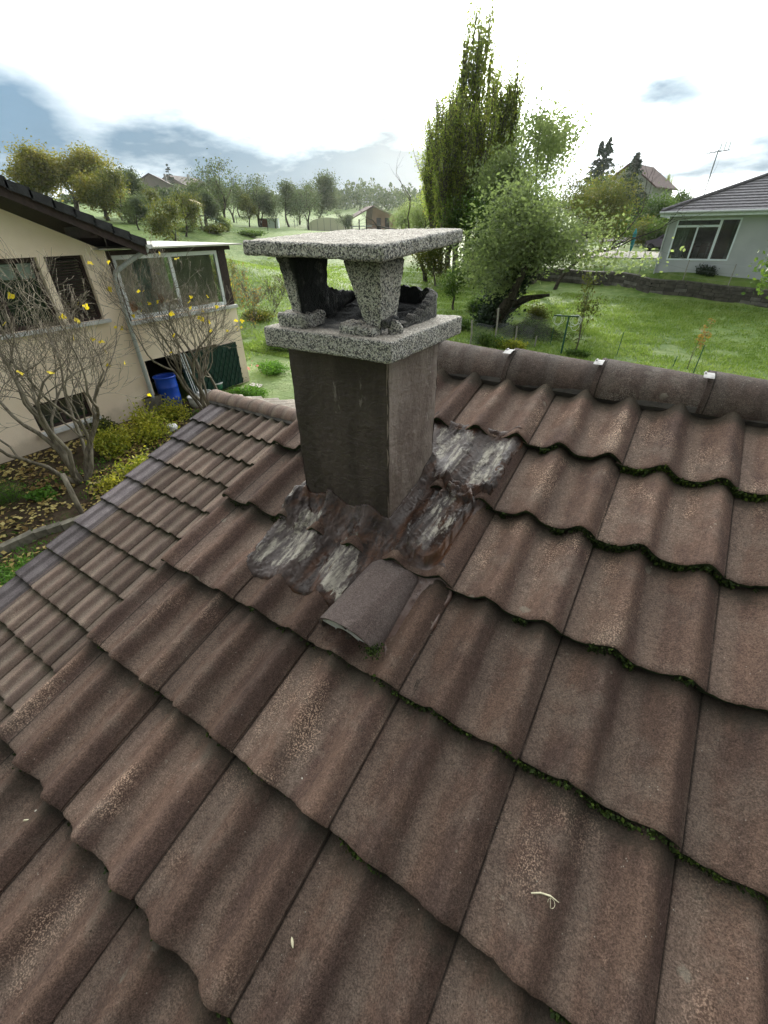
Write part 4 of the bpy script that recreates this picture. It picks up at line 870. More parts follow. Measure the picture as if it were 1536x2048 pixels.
# low garden wall stones and kerb
kp = [gp(*p) for p in ((-60, 1150), (10, 1108), (75, 1078), (130, 1062), (180, 1045), (235, 1010))]
kw = empty('garden_kerb', tuple(kp[0]), 0, 'low mossy stone kerb between fallen leaves and lower grass at far left', 'kerb'); M['oldstone'] = simple('old_stone', (.16, .15, .12), .95, .35, 9, bump=.02)
for a in range(len(kp)-1):
    for f in (0, .5):
        p = kp[a]+(kp[a+1]-kp[a])*f; q = kp[a]+(kp[a+1]-kp[a])*(f+.49); mb = MB(); mb.bar(p+[0, 0, .02], q+[0, 0, .03+.01*f], .13, .26); child(mb, 'stone', M['oldstone'], kw)
# shrubs and plants of the left garden
bs_ = [((300, 880), 'yellow-green leafy shrub at the foot of the lower wing verge', (.75, .65, .75), 'bush', 2600, .034), ((235, 905), 'spreading yellow-green shrub right of the fig trunk', (.7, .6, .62), 'bush', 2300, .034), ((350, 838), 'olive shrub in front of the planter and barrel', (.6, .5, .5), 'bush', 1500, .032), ((205, 868), 'sparse olive shrub against the house wall right of the basement window', (.6, .35, .45), 'olive', 1100, .032), ((290, 960), 'low yellow-green shrub hugging the grey verge tiles', (.55, .5, .5), 'bush', 1500, .032), ((225, 985), 'small yellow-green shrub between fig stems and roof verge', (.5, .4, .35), 'bush', 900, .03)]
for k, (p, lb, rad, lf, n, s) in enumerate(bs_): bush('shrub', gp(*p), lb, 'shrub', lf, rad, n, s, 50+k, stems=22)
bush('rose_bush', gp(20, 900), 'dark green bush at the corner of the left house base', 'bush', 'fresh', (.5, .5, .5), 900, .045, 71); bush('fern_clump', gp(25, 1005), 'feathery blue-green fennel clump among fallen leaves at left edge', 'plant', 'fresh', (.42, .4, .45), 3000, .016, 72, stems=30, asp=.2); bush('green_perennial', gp(85, 1000), 'broad green leaves in the leaf litter beside the fennel', 'plant', 'fresh', (.3, .3, .22), 260, .05, 73)
bush('grass_tuft', gp(60, 1150), 'bright green grass clump below the stone kerb at left edge', 'grass clump', 'fresh', (.8, .6, .15), 3000, .035, 74, asp=.18); bush('grass_tuft', gp(10, 1185), 'lowest bright green grass clump at the left edge', 'grass clump', 'fresh', (.7, .6, .15), 2500, .035, 76, asp=.18)
bush('flower_bush', gp(478, 762), 'small bush with pink flowers right of the green trellis', 'flowering bush', 'green', (.45, .4, .5), 900, .03, 75); rs = np.random.RandomState(4); m = MB(); n = 60; C = rs.normal(0, 1, (n, 3))*[.3, .3, .14]+[0, 0, .45]; U = rs.normal(0, 1, (n, 3))*.02; m.cards(C, U, np.cross(U, rs.normal(0, 1, (n, 3)))); m.build('blossom', LM['pink'], bpy.data.objects['flower_bush'], kind='stuff')
bush('herb_bed', gp(540, 745), 'low fresh green herbs in front of the chimney shaft left edge', 'herb', 'fresh', (.8, .7, .3), 3500, .03, 77, stems=30); bush('herb_bed', gp(500, 790), 'low green plants just beyond the pale far-slope tiles', 'herb', 'fresh', (.8, .5, .22), 2600, .03, 78, stems=30); bush('herb_bed', gp(560, 700), 'green plants behind the aggregate base plate of the chimney', 'herb', 'green', (1.2, .8, .4), 3500, .035, 79, stems=30)
rs = np.random.RandomState(8); n = 5200; X = rs.uniform(-10.9, -6.0, n); Y = rs.uniform(.7, 5.8, n); keep = fbm(X*1.2, Y*1.2, 3) > .36; X, Y = X[keep], Y[keep]; n = len(X); Z = tz(X, Y)+.03+.06*rs.rand(n)
th = rs.rand(n)*6.28; U = np.stack([np.cos(th), np.sin(th), rs.normal(0, .3, n)], 1); V = np.stack([-np.sin(th), np.cos(th), rs.normal(0, .4, n)], 1); s = rs.uniform(.02, .055, (n, 1)); m = MB(); m.cards(np.stack([X, Y, Z], 1), U*s, V*s*.7); m.build('fallen_leaves', LM['litter'], None, label='pale yellow fallen leaves on the garden soil', cat='leaf litter', kind='stuff')
n = 5000; X = rs.uniform(-10.9, -5.6, n); Y = rs.uniform(.6, 6.5, n); keep = fbm(X*1.1+5, Y*1.1, 3) > .5; X, Y = X[keep], Y[keep]; n = len(X); m = MB(); th = rs.rand(n)*6.28; U = np.stack([np.cos(th)*.4, np.sin(th)*.4, rs.uniform(.5, 1, n)], 1)*.05; V = np.stack([-np.sin(th), np.cos(th), 0*th], 1)*.012; m.cards(np.stack([X, Y, tz(X, Y)+.05], 1), U, V); m.build('garden_weeds', LM['fresh'], None, label='small green weeds growing through the leaf litter', cat='weeds', kind='stuff')
bag = empty('white_bag', tuple(gp(346, 862)), 0, 'crumpled white plastic bag lying in the shrubs beside the verge', 'bag'); mb, _ = rbox((-.11, -.1, 0), (.11, .1, .17), (12, 12, 8), .03, 14, 4, .06); mb.build('sack', simple('white_plastic', (.7, .7, .7), .5, .1), bag, smooth=True)
# meadow grass: blades standing in the near meadow
def blades(name, region, n, h, wd, seed, leafm, label):
    rs = np.random.RandomState(seed); (x0, x1), (y0, y1) = region; X = rs.uniform(x0, x1, n); Y = y0+(y1-y0)*rs.rand(n)**1.4; keep = (fbm(X*.9, Y*.9, 3) > .25+.3*rs.rand(n))
    X, Y = X[keep], Y[keep]; keep = abs(Y-wally(X)-.2) > .35; X, Y = X[keep], Y[keep]; n = len(X); th = rs.rand(n)*6.28; ln = h*rs.uniform(.5, 1.4, n)*(.5+fbm(X*.5, Y*.5, 2)); m = MB(); lean = rs.normal(0, .55, (n, 2)); U = np.stack([lean[:, 0], lean[:, 1], np.ones(n)], 1); U /= np.linalg.norm(U, axis=1)[:, None]; U = U*ln[:, None]/2
    V = np.stack([np.cos(th), np.sin(th), 0*th], 1)*wd*(1+Y[:, None]/25); m.cards(np.stack([X, Y, tz(X, Y)+ln*.3], 1), U, V); m.build(name, leafm, None, label=label, cat='grass', kind='stuff')
M['blade'] = leafmat('grass_blade', [(.095, .155, .035), (.14, .215, .05), (.20, .275, .075), (.28, .34, .13)], .45)
blades('grass', ((-42, -13), (8, 44)), 90000, .14, .013, 4, M['blade'], 'long green meadow grass left of the chimney')
blades('grass', ((-16, 7), (12, 36)), 150000, .13, .010, 3, M['blade'], 'long green meadow grass')
# ---------------------------------------------------------------- left neighbour house (gable wall in the plane x = NX)
NX = -11.10
def mat_wall(name, a, b, dirt):
    t = NT(name); c = t.coord('Object', rnd=False); col = t.mix(t.ramp(t.noise(c, 1.1, 4), .35, .65), a, b); sp = t.n('ShaderNodeSeparateXYZ'); t.L.new(t.n('ShaderNodeTexCoord').outputs['Object'], sp.inputs[0])
    g = t.ramp(t.mth('ADD', sp.outputs['Z'], t.mth('MULTIPLY', t.noise(c, 2.4, 5), 1.1)), .65, 1.15, 1, 0); col = t.mix(t.mth('MULTIPLY', g, .6), col, dirt)
    return t.fin(col, .92, t.bump(t.noise(c, 60, 4), .006, .8), .1)
M['cream'] = mat_wall('cream_render', (.80, .67, .53), (.86, .74, .60), (.42, .36, .28)); M['dkwood'] = simple('dark_brown_wood', (.035, .022, .020), .7, .3, 12, bump=.003); M['white'] = simple('white_frame', (.70, .73, .76), .45, .06, 4); M['slate'] = simple('charcoal_roof_tile', (.030, .031, .034), .8, .3, 9, bump=.01)
M['glass'] = glassmat('window_glass', alpha=.28); M['curtain'] = simple('curtain', (.60, .66, .58), .9, .2, 3); M['room'] = simple('room_interior', (.48, .44, .38), .9, .3, 2); M['sill'] = simple('pale_sill', (.55, .56, .56), .7, .1, 6); M['dark'] = simple('dark_void', (.012, .012, .013), .95, .3, 5); M['zincpipe'] = simple('grey_painted_pipe', (.42, .46, .46), .5, .08, 8)
M['ochre'] = simple('ochre_blind', (.52, .44, .28), .85, .15, 4)
nh = empty('neighbour_house', (NX-4, 1.5, 0), label='cream rendered house with dark roof verge at the left edge', cat='house')
YC = 5.93                                   # right-hand corner of the gable wall
def wallpanel(mb, X, y0, y1, z0, z1, holes, th=.28):
    """wall in the plane x=X (facing +x) with rectangular openings"""
    ys = sorted({y0, y1, *[h[0] for h in holes], *[h[1] for h in holes]}); zs = sorted({z0, z1, *[h[2] for h in holes], *[h[3] for h in holes]})
    for a, b in zip(ys[:-1], ys[1:]):
        for c, d in zip(zs[:-1], zs[1:]):
            my, mz = (a+b)/2, (c+d)/2
            if any(h[0] < my < h[1] and h[2] < mz < h[3] for h in holes): continue
            mb.box((X-th, a, c), (X, b, d))
W1 = (2.05, 4.54, CZ-1.62, CZ-.36); W2 = (4.67, 5.43, CZ-1.62, CZ-.36); WB = (3.27, 4.43, CZ-3.62, CZ-3.03)
m = MB(); wallpanel(m, NX, -5.5, YC, -.3, CZ-.30, [W1, W2, WB])
rs_ = .414; RYa, RZa = .35, CZ-.30+(YC-.35)*rs_+.12     # ridge
zt0 = CZ-.30
m.hexa([(NX-.28, -5.5, zt0), (NX, -5.5, zt0), (NX, YC, zt0), (NX-.28, YC, zt0), (NX-.28, RYa-.01, RZa), (NX, RYa-.01, RZa), (NX, RYa+.01, RZa), (NX-.28, RYa+.01, RZa)])
m.box((NX-9, YC-.28, -.3), (NX-.28, YC, CZ-.30)); m.box((NX-9, -5.5, -.3), (NX-.28, -5.22, CZ-.30))
child(m, 'wall', M['cream'], nh)
m = MB(); m.box((NX-.9, 2.0, CZ-1.7), (NX-.85, 5.6, CZ-.3)); m.box((NX-.9, 3.1, CZ-3.7), (NX-.85, 4.6, CZ-2.9)); child(m, 'room_backdrop', M['room'], nh)
# roof planes of this house, verge course by course
dY = YC+.66; dX = NX+.52; zr = lambda y: CZ-.30+(YC-y)*rs_+.40
m = MB(); m.hexa([(NX-9.5, RYa, zr(RYa)-.03), (dX-.02, RYa, zr(RYa)-.03), (dX-.02, dY, zr(dY)-.03), (NX-9.5, dY, zr(dY)-.03), (NX-9.5, RYa, zr(RYa)+.03), (dX-.02, RYa, zr(RYa)+.03), (dX-.02, dY, zr(dY)+.03), (NX-9.5, dY, zr(dY)+.03)])
m.hexa([(NX-9.5, -6.2, zr(RYa)-.03-2.7), (dX-.02, -6.2, zr(RYa)-.03-2.7), (dX-.02, RYa, zr(RYa)-.03), (NX-9.5, RYa, zr(RYa)-.03), (NX-9.5, -6.2, zr(RYa)+.03-2.7), (dX-.02, -6.2, zr(RYa)+.03-2.7), (dX-.02, RYa, zr(RYa)+.03), (NX-9.5, RYa, zr(RYa)+.03)])
child(m, 'roof', M['slate'], nh)
nC = 19; stp = (dY-RYa)/nC
for k in range(nC):
    y0 = RYa+stp*k; y1 = y0+stp*1.1; m = MB(); b, c = .055, .135; m.hexa([(dX-.32, y0, zr(y0)+.015), (dX+.05, y0, zr(y0)-.10), (dX+.05, y1, zr(y1)-.075), (dX-.32, y1, zr(y1)+.04), (dX-.32, y0, zr(y0)+.055), (dX+.05, y0, zr(y0)+.055), (dX+.05, y1, zr(y1)+.095), (dX-.32, y1, zr(y1)+.095)]); child(m, 'verge_tile', M['slate'], nh)
m = MB(); m.hexa([(dX-.03, RYa, zr(RYa)-.24), (dX+.0, RYa, zr(RYa)-.24), (dX+.0, dY, zr(dY)-.24), (dX-.03, dY, zr(dY)-.24), (dX-.03, RYa, zr(RYa)-.05), (dX+.0, RYa, zr(RYa)-.05), (dX+.0, dY, zr(dY)-.05), (dX-.03, dY, zr(dY)-.05)]); child(m, 'verge_board', M['dkwood'], nh)
m = MB(); m.hexa([(NX-9, RYa, zr(RYa)-.10), (dX-.035, RYa, zr(RYa)-.10), (dX-.035, dY, zr(dY)-.10), (NX-9, dY, zr(dY)-.10), (NX-9, RYa, zr(RYa)-.035), (dX-.035, RYa, zr(RYa)-.035), (dX-.035, dY, zr(dY)-.035), (NX-9, dY, zr(dY)-.035)]); child(m, 'soffit', M['dkwood'], nh)
for y in (YC-.35, YC-3.4): m = MB(); m.box((NX-.5, y-.09, zr(y)-.30), (dX-.06, y+.09, zr(y)-.11)); child(m, 'purlin', M['dkwood'], nh)
gt = MB(); gy_ = dY+.06; a = np.linspace(math.pi, 2*math.pi, 9); gt.grid(np.array([[(x, gy_+.075*math.cos(t), zr(dY)-.03+.075*math.sin(t)) for t in a] for x in (NX-9.5, dX+.07)])); gt.grid(np.array([[(x, gy_+.082*math.cos(t), zr(dY)-.03+.082*math.sin(t)) for t in a[::-1]] for x in (NX-9.5, dX+.07)]))
gt.add([(dX+.07, gy_+.08*math.cos(t), zr(dY)-.03+.08*math.sin(t)) for t in a], None, [[0, k+1, k] for k in range(1, 8)]); child(gt, 'gutter', M['sill'], nh)
pb = onx(226, 548, NX+.07); pt = np.array([dX-.05, gy_-.02, zr(dY)-.10]); bot = onx(303, 797, NX+.07); m = MB()
m.tube([pt, pt+[0, -.01, -.05], pt*.9+pb*.1-np.array([0, 0, .03]), pt*.5+pb*.5, pt*.08+pb*.92, np.array([pb[0], pb[1], pb[2]-.1]), [pb[0], pb[1], 1.9], [pb[0], pb[1], max(bot[2], .12)]], .048, 10, False); child(m, 'downpipe', M['zincpipe'], nh, smooth=True)
for z in (2.9, 2.0, 1.1): m = MB(); m.lathe([(.05, -.012), (.056, -.012), (.056, .012), (.05, .012)], 10, (pb[0], pb[1], z)); child(m, 'pipe_bracket', M['zincpipe'], nh)
def frame(mb, X, h, w=.06, d=.06):
    y0, y1, z0, z1 = h; mb.box((X-d, y0, z0), (X, y0+w, z1)); mb.box((X-d, y1-w, z0), (X, y1, z1)); mb.box((X-d, y0+w, z0), (X, y1-w, z0+w)); mb.box((X-d, y0+w, z1-w), (X, y1-w, z1))
def winpart(root, name, X, h, mf, w=.06, bars=(), hb=(), inner=None, label=None):
    m = MB(); frame(m, X, h, w); y0, y1, z0, z1 = h
    for b in bars: m.box((X-.055, b-w/2, z0+w), (X-.004, b+w/2, z1-w))
    for b in hb: m.box((X-.05, y0+w, b-w*.3), (X-.008, y1-w, b+w*.3))
    o = child(m, name, mf, root); 
    if label: o['label'] = label
    ys = [y0+w]+list(bars)+[y1-w]
    for a, b in zip(ys[:-1], ys[1:]):
        m = MB(); m.box((X-.034, a+.001, z0+w), (X-.028, b-.001, z1-w)); p = child(m, 'pane', M['glass'], root); par = p.parent; mi = p.matrix_parent_inverse.copy(); p.parent = o; p.matrix_parent_inverse = o.matrix_parent_inverse.inverted() @ mi if False else mi; p.matrix_parent_inverse = (o.matrix_parent_inverse.inverted() @ mi)
    return o
def under(o, part):                        # hang a world-space mesh (already parented to the root) under one of the root's parts
    mi = o.matrix_parent_inverse.copy(); o.parent = part; o.matrix_parent_inverse = part.matrix_parent_inverse.inverted() @ mi
    return o
w1 = winpart(nh, 'window', NX-.12, W1, M['dkwood'], .08, bars=(2.9, 3.72), label='wide dark framed window with small upper lights')
for y in (2.2, 2.53, 3.05, 3.42, 3.86, 4.2):
    m = MB(); m.box((NX-.16, y, CZ-.72), (NX-.152, y+.26, CZ-.46)); under(child(m, 'upper_light', M['curtain'], nh), w1)
m = MB(); m.box((NX-.24, 2.15, CZ-1.56), (NX-.2, 4.46, CZ-.42)); under(child(m, 'blind', M['dark'], nh), w1)
w2 = winpart(nh, 'window', NX-.10, W2, M['dkwood'], .07, label='narrower window behind a dark louvred shutter')
for k in range(22): m = MB(); z = CZ-1.54+k*.052; m.hexa([(NX-.135, 4.75, z), (NX-.10, 4.75, z+.012), (NX-.10, 5.35, z+.012), (NX-.135, 5.35, z), (NX-.135, 4.75, z+.030), (NX-.10, 4.75, z+.040), (NX-.10, 5.35, z+.040), (NX-.135, 5.35, z+.030)]); under(child(m, 'slat', M['dkwood'], nh), w2)
m = MB(); m.box((NX-.10, 2.0, CZ-1.69), (NX+.10, 5.52, CZ-1.622)); child(m, 'window_sill', M['sill'], nh); m = MB(); m.box((NX-.10, 3.2, CZ-3.70), (NX+.12, 4.52, CZ-3.622)); child(m, 'basement_sill', M['sill'], nh)
w3 = winpart(nh, 'window', NX-.10, WB, M['dkwood'], .06, bars=(3.85,), label='low basement window with dark frame')
# veranda
ve = empty('veranda', (NX, 7.6, 0), label='flat roofed veranda with white sliding windows beside the cream gable wall', cat='veranda')
V0, V1 = YC+.012, 9.24; VW = (6.04, 8.95, CZ-1.74, CZ-.40); GO = (6.03, 8.28, -.2, CZ-2.70)
m = MB(); wallpanel(m, NX-.003, V0, V1, -.3, CZ-1.76, [GO], .2); m.box((NX-3.2, V1-.2, -.3), (NX-.203, V1, CZ-1.76)); child(m, 'wall', M['cream'], ve)
m = MB(); m.box((NX-.10, V0, CZ-1.84), (NX+.07, V1+.02, CZ-1.762)); child(m, 'sill', M['sill'], ve)
for y in (V0+.002, 8.955): m = MB(); m.box((NX-.13, y, CZ-1.76), (NX-.02, y+(.10 if y < 7 else .27), CZ-.37)); child(m, 'post', M['dkwood'], ve)
m = MB(); m.box((NX-.2, V0, CZ-.395), (NX+.02, V1+.15, CZ-.30)); child(m, 'beam', M['dkwood'], ve)
m = MB(); m.hexa([(NX-3.6, V0-.25, CZ-.22), (NX+.25, V0-.25, CZ-.285), (NX+.25, V1+.42, CZ-.285), (NX-3.6, V1+.42, CZ-.22), (NX-3.6, V0-.25, CZ-.19), (NX+.25, V0-.25, CZ-.255), (NX+.25, V1+.42, CZ-.255), (NX-3.6, V1+.42, CZ-.19)]); child(m, 'roof_sheet', simple('pale_corrugated_sheet', (.42, .40, .36), .6, .12, 2), ve)
vw = winpart(ve, 'window', NX-.03, VW, M['white'], .085, bars=(7.50,), label='two wide white framed sliding windows')
m = MB(); m.box((NX-3., V0, CZ-1.76), (NX-2.95, V1, CZ-.4)); m.box((NX-3., V0, CZ-1.9), (NX-.2, V1, CZ-1.85)); child(m, 'room_backdrop', M['room'], ve)
m = MB(); m.box((NX-.25, 7.58, CZ-1.66), (NX-.24, 8.86, CZ-.45)); under(child(m, 'blind', M['ochre'], ve), vw); 
m = MB(); n_ = 40; ys = np.linspace(6.6, 7.05, n_); m.grid(np.stack([np.stack([NX-.30+.03*np.sin(ys*60), ys, ys*0+CZ-1.7], 1), np.stack([NX-.30+.03*np.sin(ys*60), ys, ys*0+CZ-.45], 1)])); under(child(m, 'curtain', M['curtain'], ve), vw)
m = MB(); rs = np.random.RandomState(3)
for k in range(3): m.lathe([(0, -.12), (.09, -.08), (.12, 0), (.08, .1), (0, .13)], 10, (NX-.5, 6.45+k*.38, CZ-1.52+.05*k))
child(m, 'orange_cushion', simple('orange_cloth', (.50, .22, .08), .8, .2, 5), ve, smooth=True)
m = MB(); m.box((NX-2.5, V0+.1, -.2), (NX-2.45, V1-.25, CZ-1.9)); child(m, 'store_backdrop', M['dark'], ve)
# things in front of the store opening
ba = empty('barrel', tuple(onz(346, 812, .0)), 0, 'blue plastic rain barrel standing in front of the dark store opening', 'barrel'); by = np.array(ba.location); bh = hgt(by, 318, 752); M['blue'] = simple('blue_plastic', (.012, .075, .50), .35, .1, 3, spec=.5)
br = .265; m = MB(); m.lathe([(.0, 0), (br*.9, 0), (br, .03), (br*1.02, bh*.3), (br*1.05, bh*.32), (br*1.02, bh*.34), (br*1.02, bh*.66), (br*1.05, bh*.68), (br*1.02, bh*.7), (br, bh*.97), (br*1.04, bh), (br*.96, bh), (br*.94, bh*.96), (br*.92, bh*.5), (0, bh*.5)], 28); m.build('body', M['blue'], ba, smooth=True)
m = MB(); m.lathe([(br*1.045, bh-.03), (br*1.09, bh-.02), (br*1.09, bh+.012), (br*.97, bh+.014)], 28); m.build('rim', M['blue'], ba, smooth=True)
def bucket(px, py, col, lb, r=.15, h=.26, rim=None, d=None):
    t = empty('bucket', tuple(gp(px, py)), 0, lb, 'bucket', 'buckets in front of the trellis'); m = MB(); m.lathe([(0, 0), (r*.8, 0), (r, h), (r*.93, h), (r*.75, .03), (0, .03)], 20); m.build('body', col, t, smooth=True); m = MB(); m.lathe([(r*.99, h-.03), (r*1.06, h-.02), (r*1.06, h+.01), (r*.94, h+.01)], 20); m.build('rim', rim or col, t, smooth=True); return t
M['wplastic'] = simple('white_bucket', (.68, .69, .68), .4, .06, 4); M['gplastic'] = simple('green_bucket', (.02, .12, .06), .4, .1, 4)
bucket(395, 814, M['wplastic'], 'white bucket right of the blue barrel', .19, .30); bucket(414, 806, M['wplastic'], 'pale blue-white bucket between the two stems of the fig tree', .18, .32); bucket(437, 782, M['gplastic'], 'green bucket with white rim in front of the trellis', .17, .26, M['wplastic'])
pl = empty('stone_planter', tuple(gp(306, 822)), 0, 'square grey concrete planter at the foot of the downpipe', 'planter'); m = MB(); s = .24
m.hexa([(-s*.8, -s*.8, 0), (s*.8, -s*.8, 0), (s*.8, s*.8, 0), (-s*.8, s*.8, 0), (-s, -s, .42), (s, -s, .42), (s, s, .42), (-s, s, .42)]); m.build('body', M['oldstone'], pl); m = MB(); m.box((-s*.85, -s*.85, .421), (s*.85, s*.85, .44)); m.build('soil', M['soil'], pl)
tr = empty('trellis_panel', (NX+.12, 7.9, 0), 0, 'dark green plastic lattice leaning across the store opening', 'trellis'); M['dgreen'] = simple('dark_green_plastic', (.012, .050, .038), .5, .2, 5)
m = MB(); m.box((-.02, -.95, .05), (.0, .98, 1.27)); m.build('backing', simple('green_sheet', (.010, .034, .026), .6, .3, 5), tr)
for k in range(-5, 12):
    for s_ in (1, -1):
        y0, y1 = (-.95+k*.17, -.95+k*.17+.62) if s_ > 0 else (-.95+k*.17+.62, -.95+k*.17); z0, z1 = .05, 1.27; P, Q = [y0, z0], [y1, z1]
        def cl(P, Q):
            for lim, sg in ((-.95, 1), (.98, -1)):
                for a, b in ((P, Q), (Q, P)):
                    if (a[0]-lim)*sg < 0:
                        if (b[0]-lim)*sg <= 0: return None
                        t_ = (lim-a[0])/(b[0]-a[0]); a[1] = a[1]+(b[1]-a[1])*t_; a[0] = lim
            return P, Q
        r = cl(P, Q)
        if r: m = MB(); m.bar((.006+.008*(s_ > 0), P[0], P[1]), (.006+.008*(s_ > 0), Q[0], Q[1]), .014, .022, (1, 0, 0)); m.build('lattice_strip', M['dgreen'], tr)
for k, (y, tilt_) in enumerate(((6.98, .05), (7.05, .07), (7.12, .05))):
    t = empty('white_pole', (NX+.2, y, 0), 0, ['leftmost of three thin white poles leaning beside the barrel', 'middle one of three thin white poles leaning beside the barrel', 'rightmost of three thin white poles leaning beside the barrel'][k], 'pole'); m = MB(); m.tube([(.12, .03, 0), (-.05, -tilt_, 1.32)], .012, 8); m.build('pole', M['white'], t)
# ---------------------------------------------------------------- retaining wall of stacked blocks
rw = empty('retaining_wall', tuple(WALLP[3]), 0, 'long dark wall of stacked stones holding the upper lawn', 'retaining wall'); M['wallstone'] = simple('weathered_stone', (.085, .08, .068), .95, .4, 3, bump=.05); M['wallpale'] = simple('paler_stone', (.16, .155, .14), .95, .3, 3, bump=.05)
rs = np.random.RandomState(17); xs0 = WX[1]-2.0; CH = .215
for c in range(5):
    x = xs0+rs.uniform(0, .3)
    while x < WX[-1]:
        L_ = rs.uniform(.45, 1.0); x1 = min(x+L_, WX[-1]); ya, yb = float(wally(x)), float(wally(x1)); za, zb = float(tz(x, ya-.4)), float(tz(x1, yb-.4)); o_ = rs.uniform(-.03, .03)-.015*c*0; z0, z1 = c*CH-.12, (c+1)*CH-.12-.018
        m = MB(); m.hexa([(x+.01, ya-.06+o_, za+z0), (x1-.01, yb-.06+o_, zb+z0), (x1-.01, yb+.8, zb+z0), (x+.01, ya+.8, za+z0), (x+.015, ya-.05+o_, za+z1), (x1-.015, yb-.05+o_, zb+z1), (x1-.015, yb+.8, zb+z1), (x+.015, ya+.8, za+z1)])
        child(m, 'stone', M['wallpale'] if (rs.rand() < .25 and c < 3) else M['wallstone'], rw); x = x1
m = MB(); P = [(x, float(wally(x))) for x in np.linspace(xs0, WX[-1], 60)]; m.grid(np.array([[(x, y+.02, float(tz(x, y-.4))-.2), (x, y+.02, float(tz(x, y-.4))+.85)] for x, y in P])); child(m, 'earth_backing', M['dark'], rw)
def post(t, h, r, mat, name='post', lean=(0, 0), loc=(0, 0, 0)): m = MB(); l = np.array(loc); m.tube([l+[0, 0, -.2], l+[lean[0], lean[1], h]], r, 6); return m.build(name, mat, t)
M['greenpost'] = simple('green_fence_post', (.02, .09, .06), .5, .15, 9); M['greypost'] = simple('weathered_post', (.28, .27, .24), .85, .2, 9); M['wire'] = simple('galvanised_wire', (.22, .24, .24), .5, .1, 9, metal=.5)
fw = empty('wire_fence', tuple(gp(1204, 556)), 0, 'wire fence on grey-green posts standing on top of the stone wall', 'fence'); pts = []
for (px, py, ty) in ((1124, 532, 480), (1208, 538, 484), (1278, 547, 489), (1365, 562, 520), (1455, 574, 528)):
    x, y = [float(v) for v in ond(px, py, 40)[:2]]; d = ray(px, py); d /= math.hypot(d[0], d[1]); 
    tt_ = np.linspace(30, 50, 400); q = [EYE+d*t_ for t_ in tt_]; k = min(range(400), key=lambda i: abs(q[i][1]-(wally(q[i][0])+.62))); b = np.array([q[k][0], q[k][1], float(tz(q[k][0], q[k][1]))]); h = min(max(hgt(b, px, ty), .7), 2.2); m = MB(); m.tube([b-[0, 0, .2], b+[0, 0, h]], .03, 6); child(m, 'post', M['greypost'], fw); pts.append((b, h))
for z in (.95, .6, .3):
    m = MB(); m.tube([b+[0, 0, h*z] for b, h in pts], .006, 3); child(m, 'wire', M['wire'], fw)
# posts and clothes pole in the near meadow
gf = empty('post_fence', tuple(gp(1233, 706)), 0, 'row of thin green posts just beyond the ridge tiles', 'fence')
for (px, py, tx, ty) in ((1233, 712, 1247, 664), (1384, 752, 1405, 690), (1100, 690, 1108, 655), (1345, 735, 1352, 712)):
    b = gp(px, py); h = hgt(b, tx, ty); m = MB(); m.tube([b-[0, 0, .1], b+[.02, 0, h]], .016, 6); child(m, 'post', M['greenpost'], gf)
b = gp(1122, 708); cp = empty('clothes_post', tuple(b), 0, 'green T-shaped washing line post with loops of pale cord', 'clothes post'); H = hgt(b, 1132, 632); m = MB(); m.tube([(0, 0, -.1), (0, 0, H)], .035, 8); m.build('upright', M['greenpost'], cp); e1 = ond(1108, 630, math.hypot(b[0], b[1]))-b; e2 = ond(1158, 635, math.hypot(b[0], b[1]))-b
m = MB(); m.bar((e1[0], e1[1], H), (e2[0], e2[1], H-.01), .06, .045); m.build('crossbar', M['dgreen'], cp); m = MB(); rs = np.random.RandomState(4)
for k in range(7):
    s_ = -1 if k % 2 else 1; e = (e1 if s_ < 0 else e2); a = np.linspace(0, 2*math.pi, 16); c_ = e*rs.uniform(.45, .8); r1, r2 = rs.uniform(.12, .22), rs.uniform(.15, .3); m.tube([(c_[0]+(e[0]/np.linalg.norm(e[:2]))*r1*math.cos(t), c_[1]+(e[1]/np.linalg.norm(e[:2]))*r1*math.cos(t), H-r2*.8+r2*math.sin(t)) for t in a], .008, 4, False)
m.build('cord', M['white'], cp)
# chicken wire round the compost
cf = empty('chicken_wire_fence', tuple(gp(990, 683)), 0, 'sagging chicken wire on pale wooden stakes beside the compost heap', 'fence'); cps = [(940, 690, 944, 640), (988, 690, 993, 616), (1028, 690, 1030, 652), (1068, 694, 1058, 672)]; q_ = []
for k, (px, py, tx, ty) in enumerate(cps):
    b = gp(px, py); h = hgt(b, tx, ty); m = MB(); m.tube([b-[0, 0, .2], b+[.03, 0, h*.5], b+[-.02+.05*k/3, 0, h]], .035, 6); child(m, 'post', M['greypost'], cf); q_.append((b, h))
def mesh_net(A, B, hA, hB, step=.09, r=.0035):
    m = MB(); L_ = np.linalg.norm(B-A); n = int(L_/step); f = lambda u, v: A+(B-A)*u+np.array([0, 0, (hA+(hB-hA)*u)*v+.0])+np.array([.08*math.sin(u*3+v*2), .1*math.sin(u*5), 0])
    nv = int(max(hA, hB)/step)
    for k in range(-nv, n):
        for s_ in (0, 1):
            P = [f((k+j)/n if not s_ else (n-(k+j))/n, j/nv) for j in range(nv+1) if 0 <= k+j <= n]
            if len(P) > 1: m.tube(P, r, 3, False)
    return m
for a in range(3): child(mesh_net(q_[a][0], q_[a+1][0], .9, .8), 'wire_netting', M['wire'], cf)
child(mesh_net(gp(1000, 660)+[0, 0, 0], gp(1100, 688), 1.15, 1.0, .10), 'wire_netting', M['wire'], cf)
cpst = empty('compost_heap', tuple(gp(1060, 672)), 0, 'heap of cut twigs and weeds under the big leaning tree', 'compost heap'); rs = np.random.RandomState(9); m = MB()
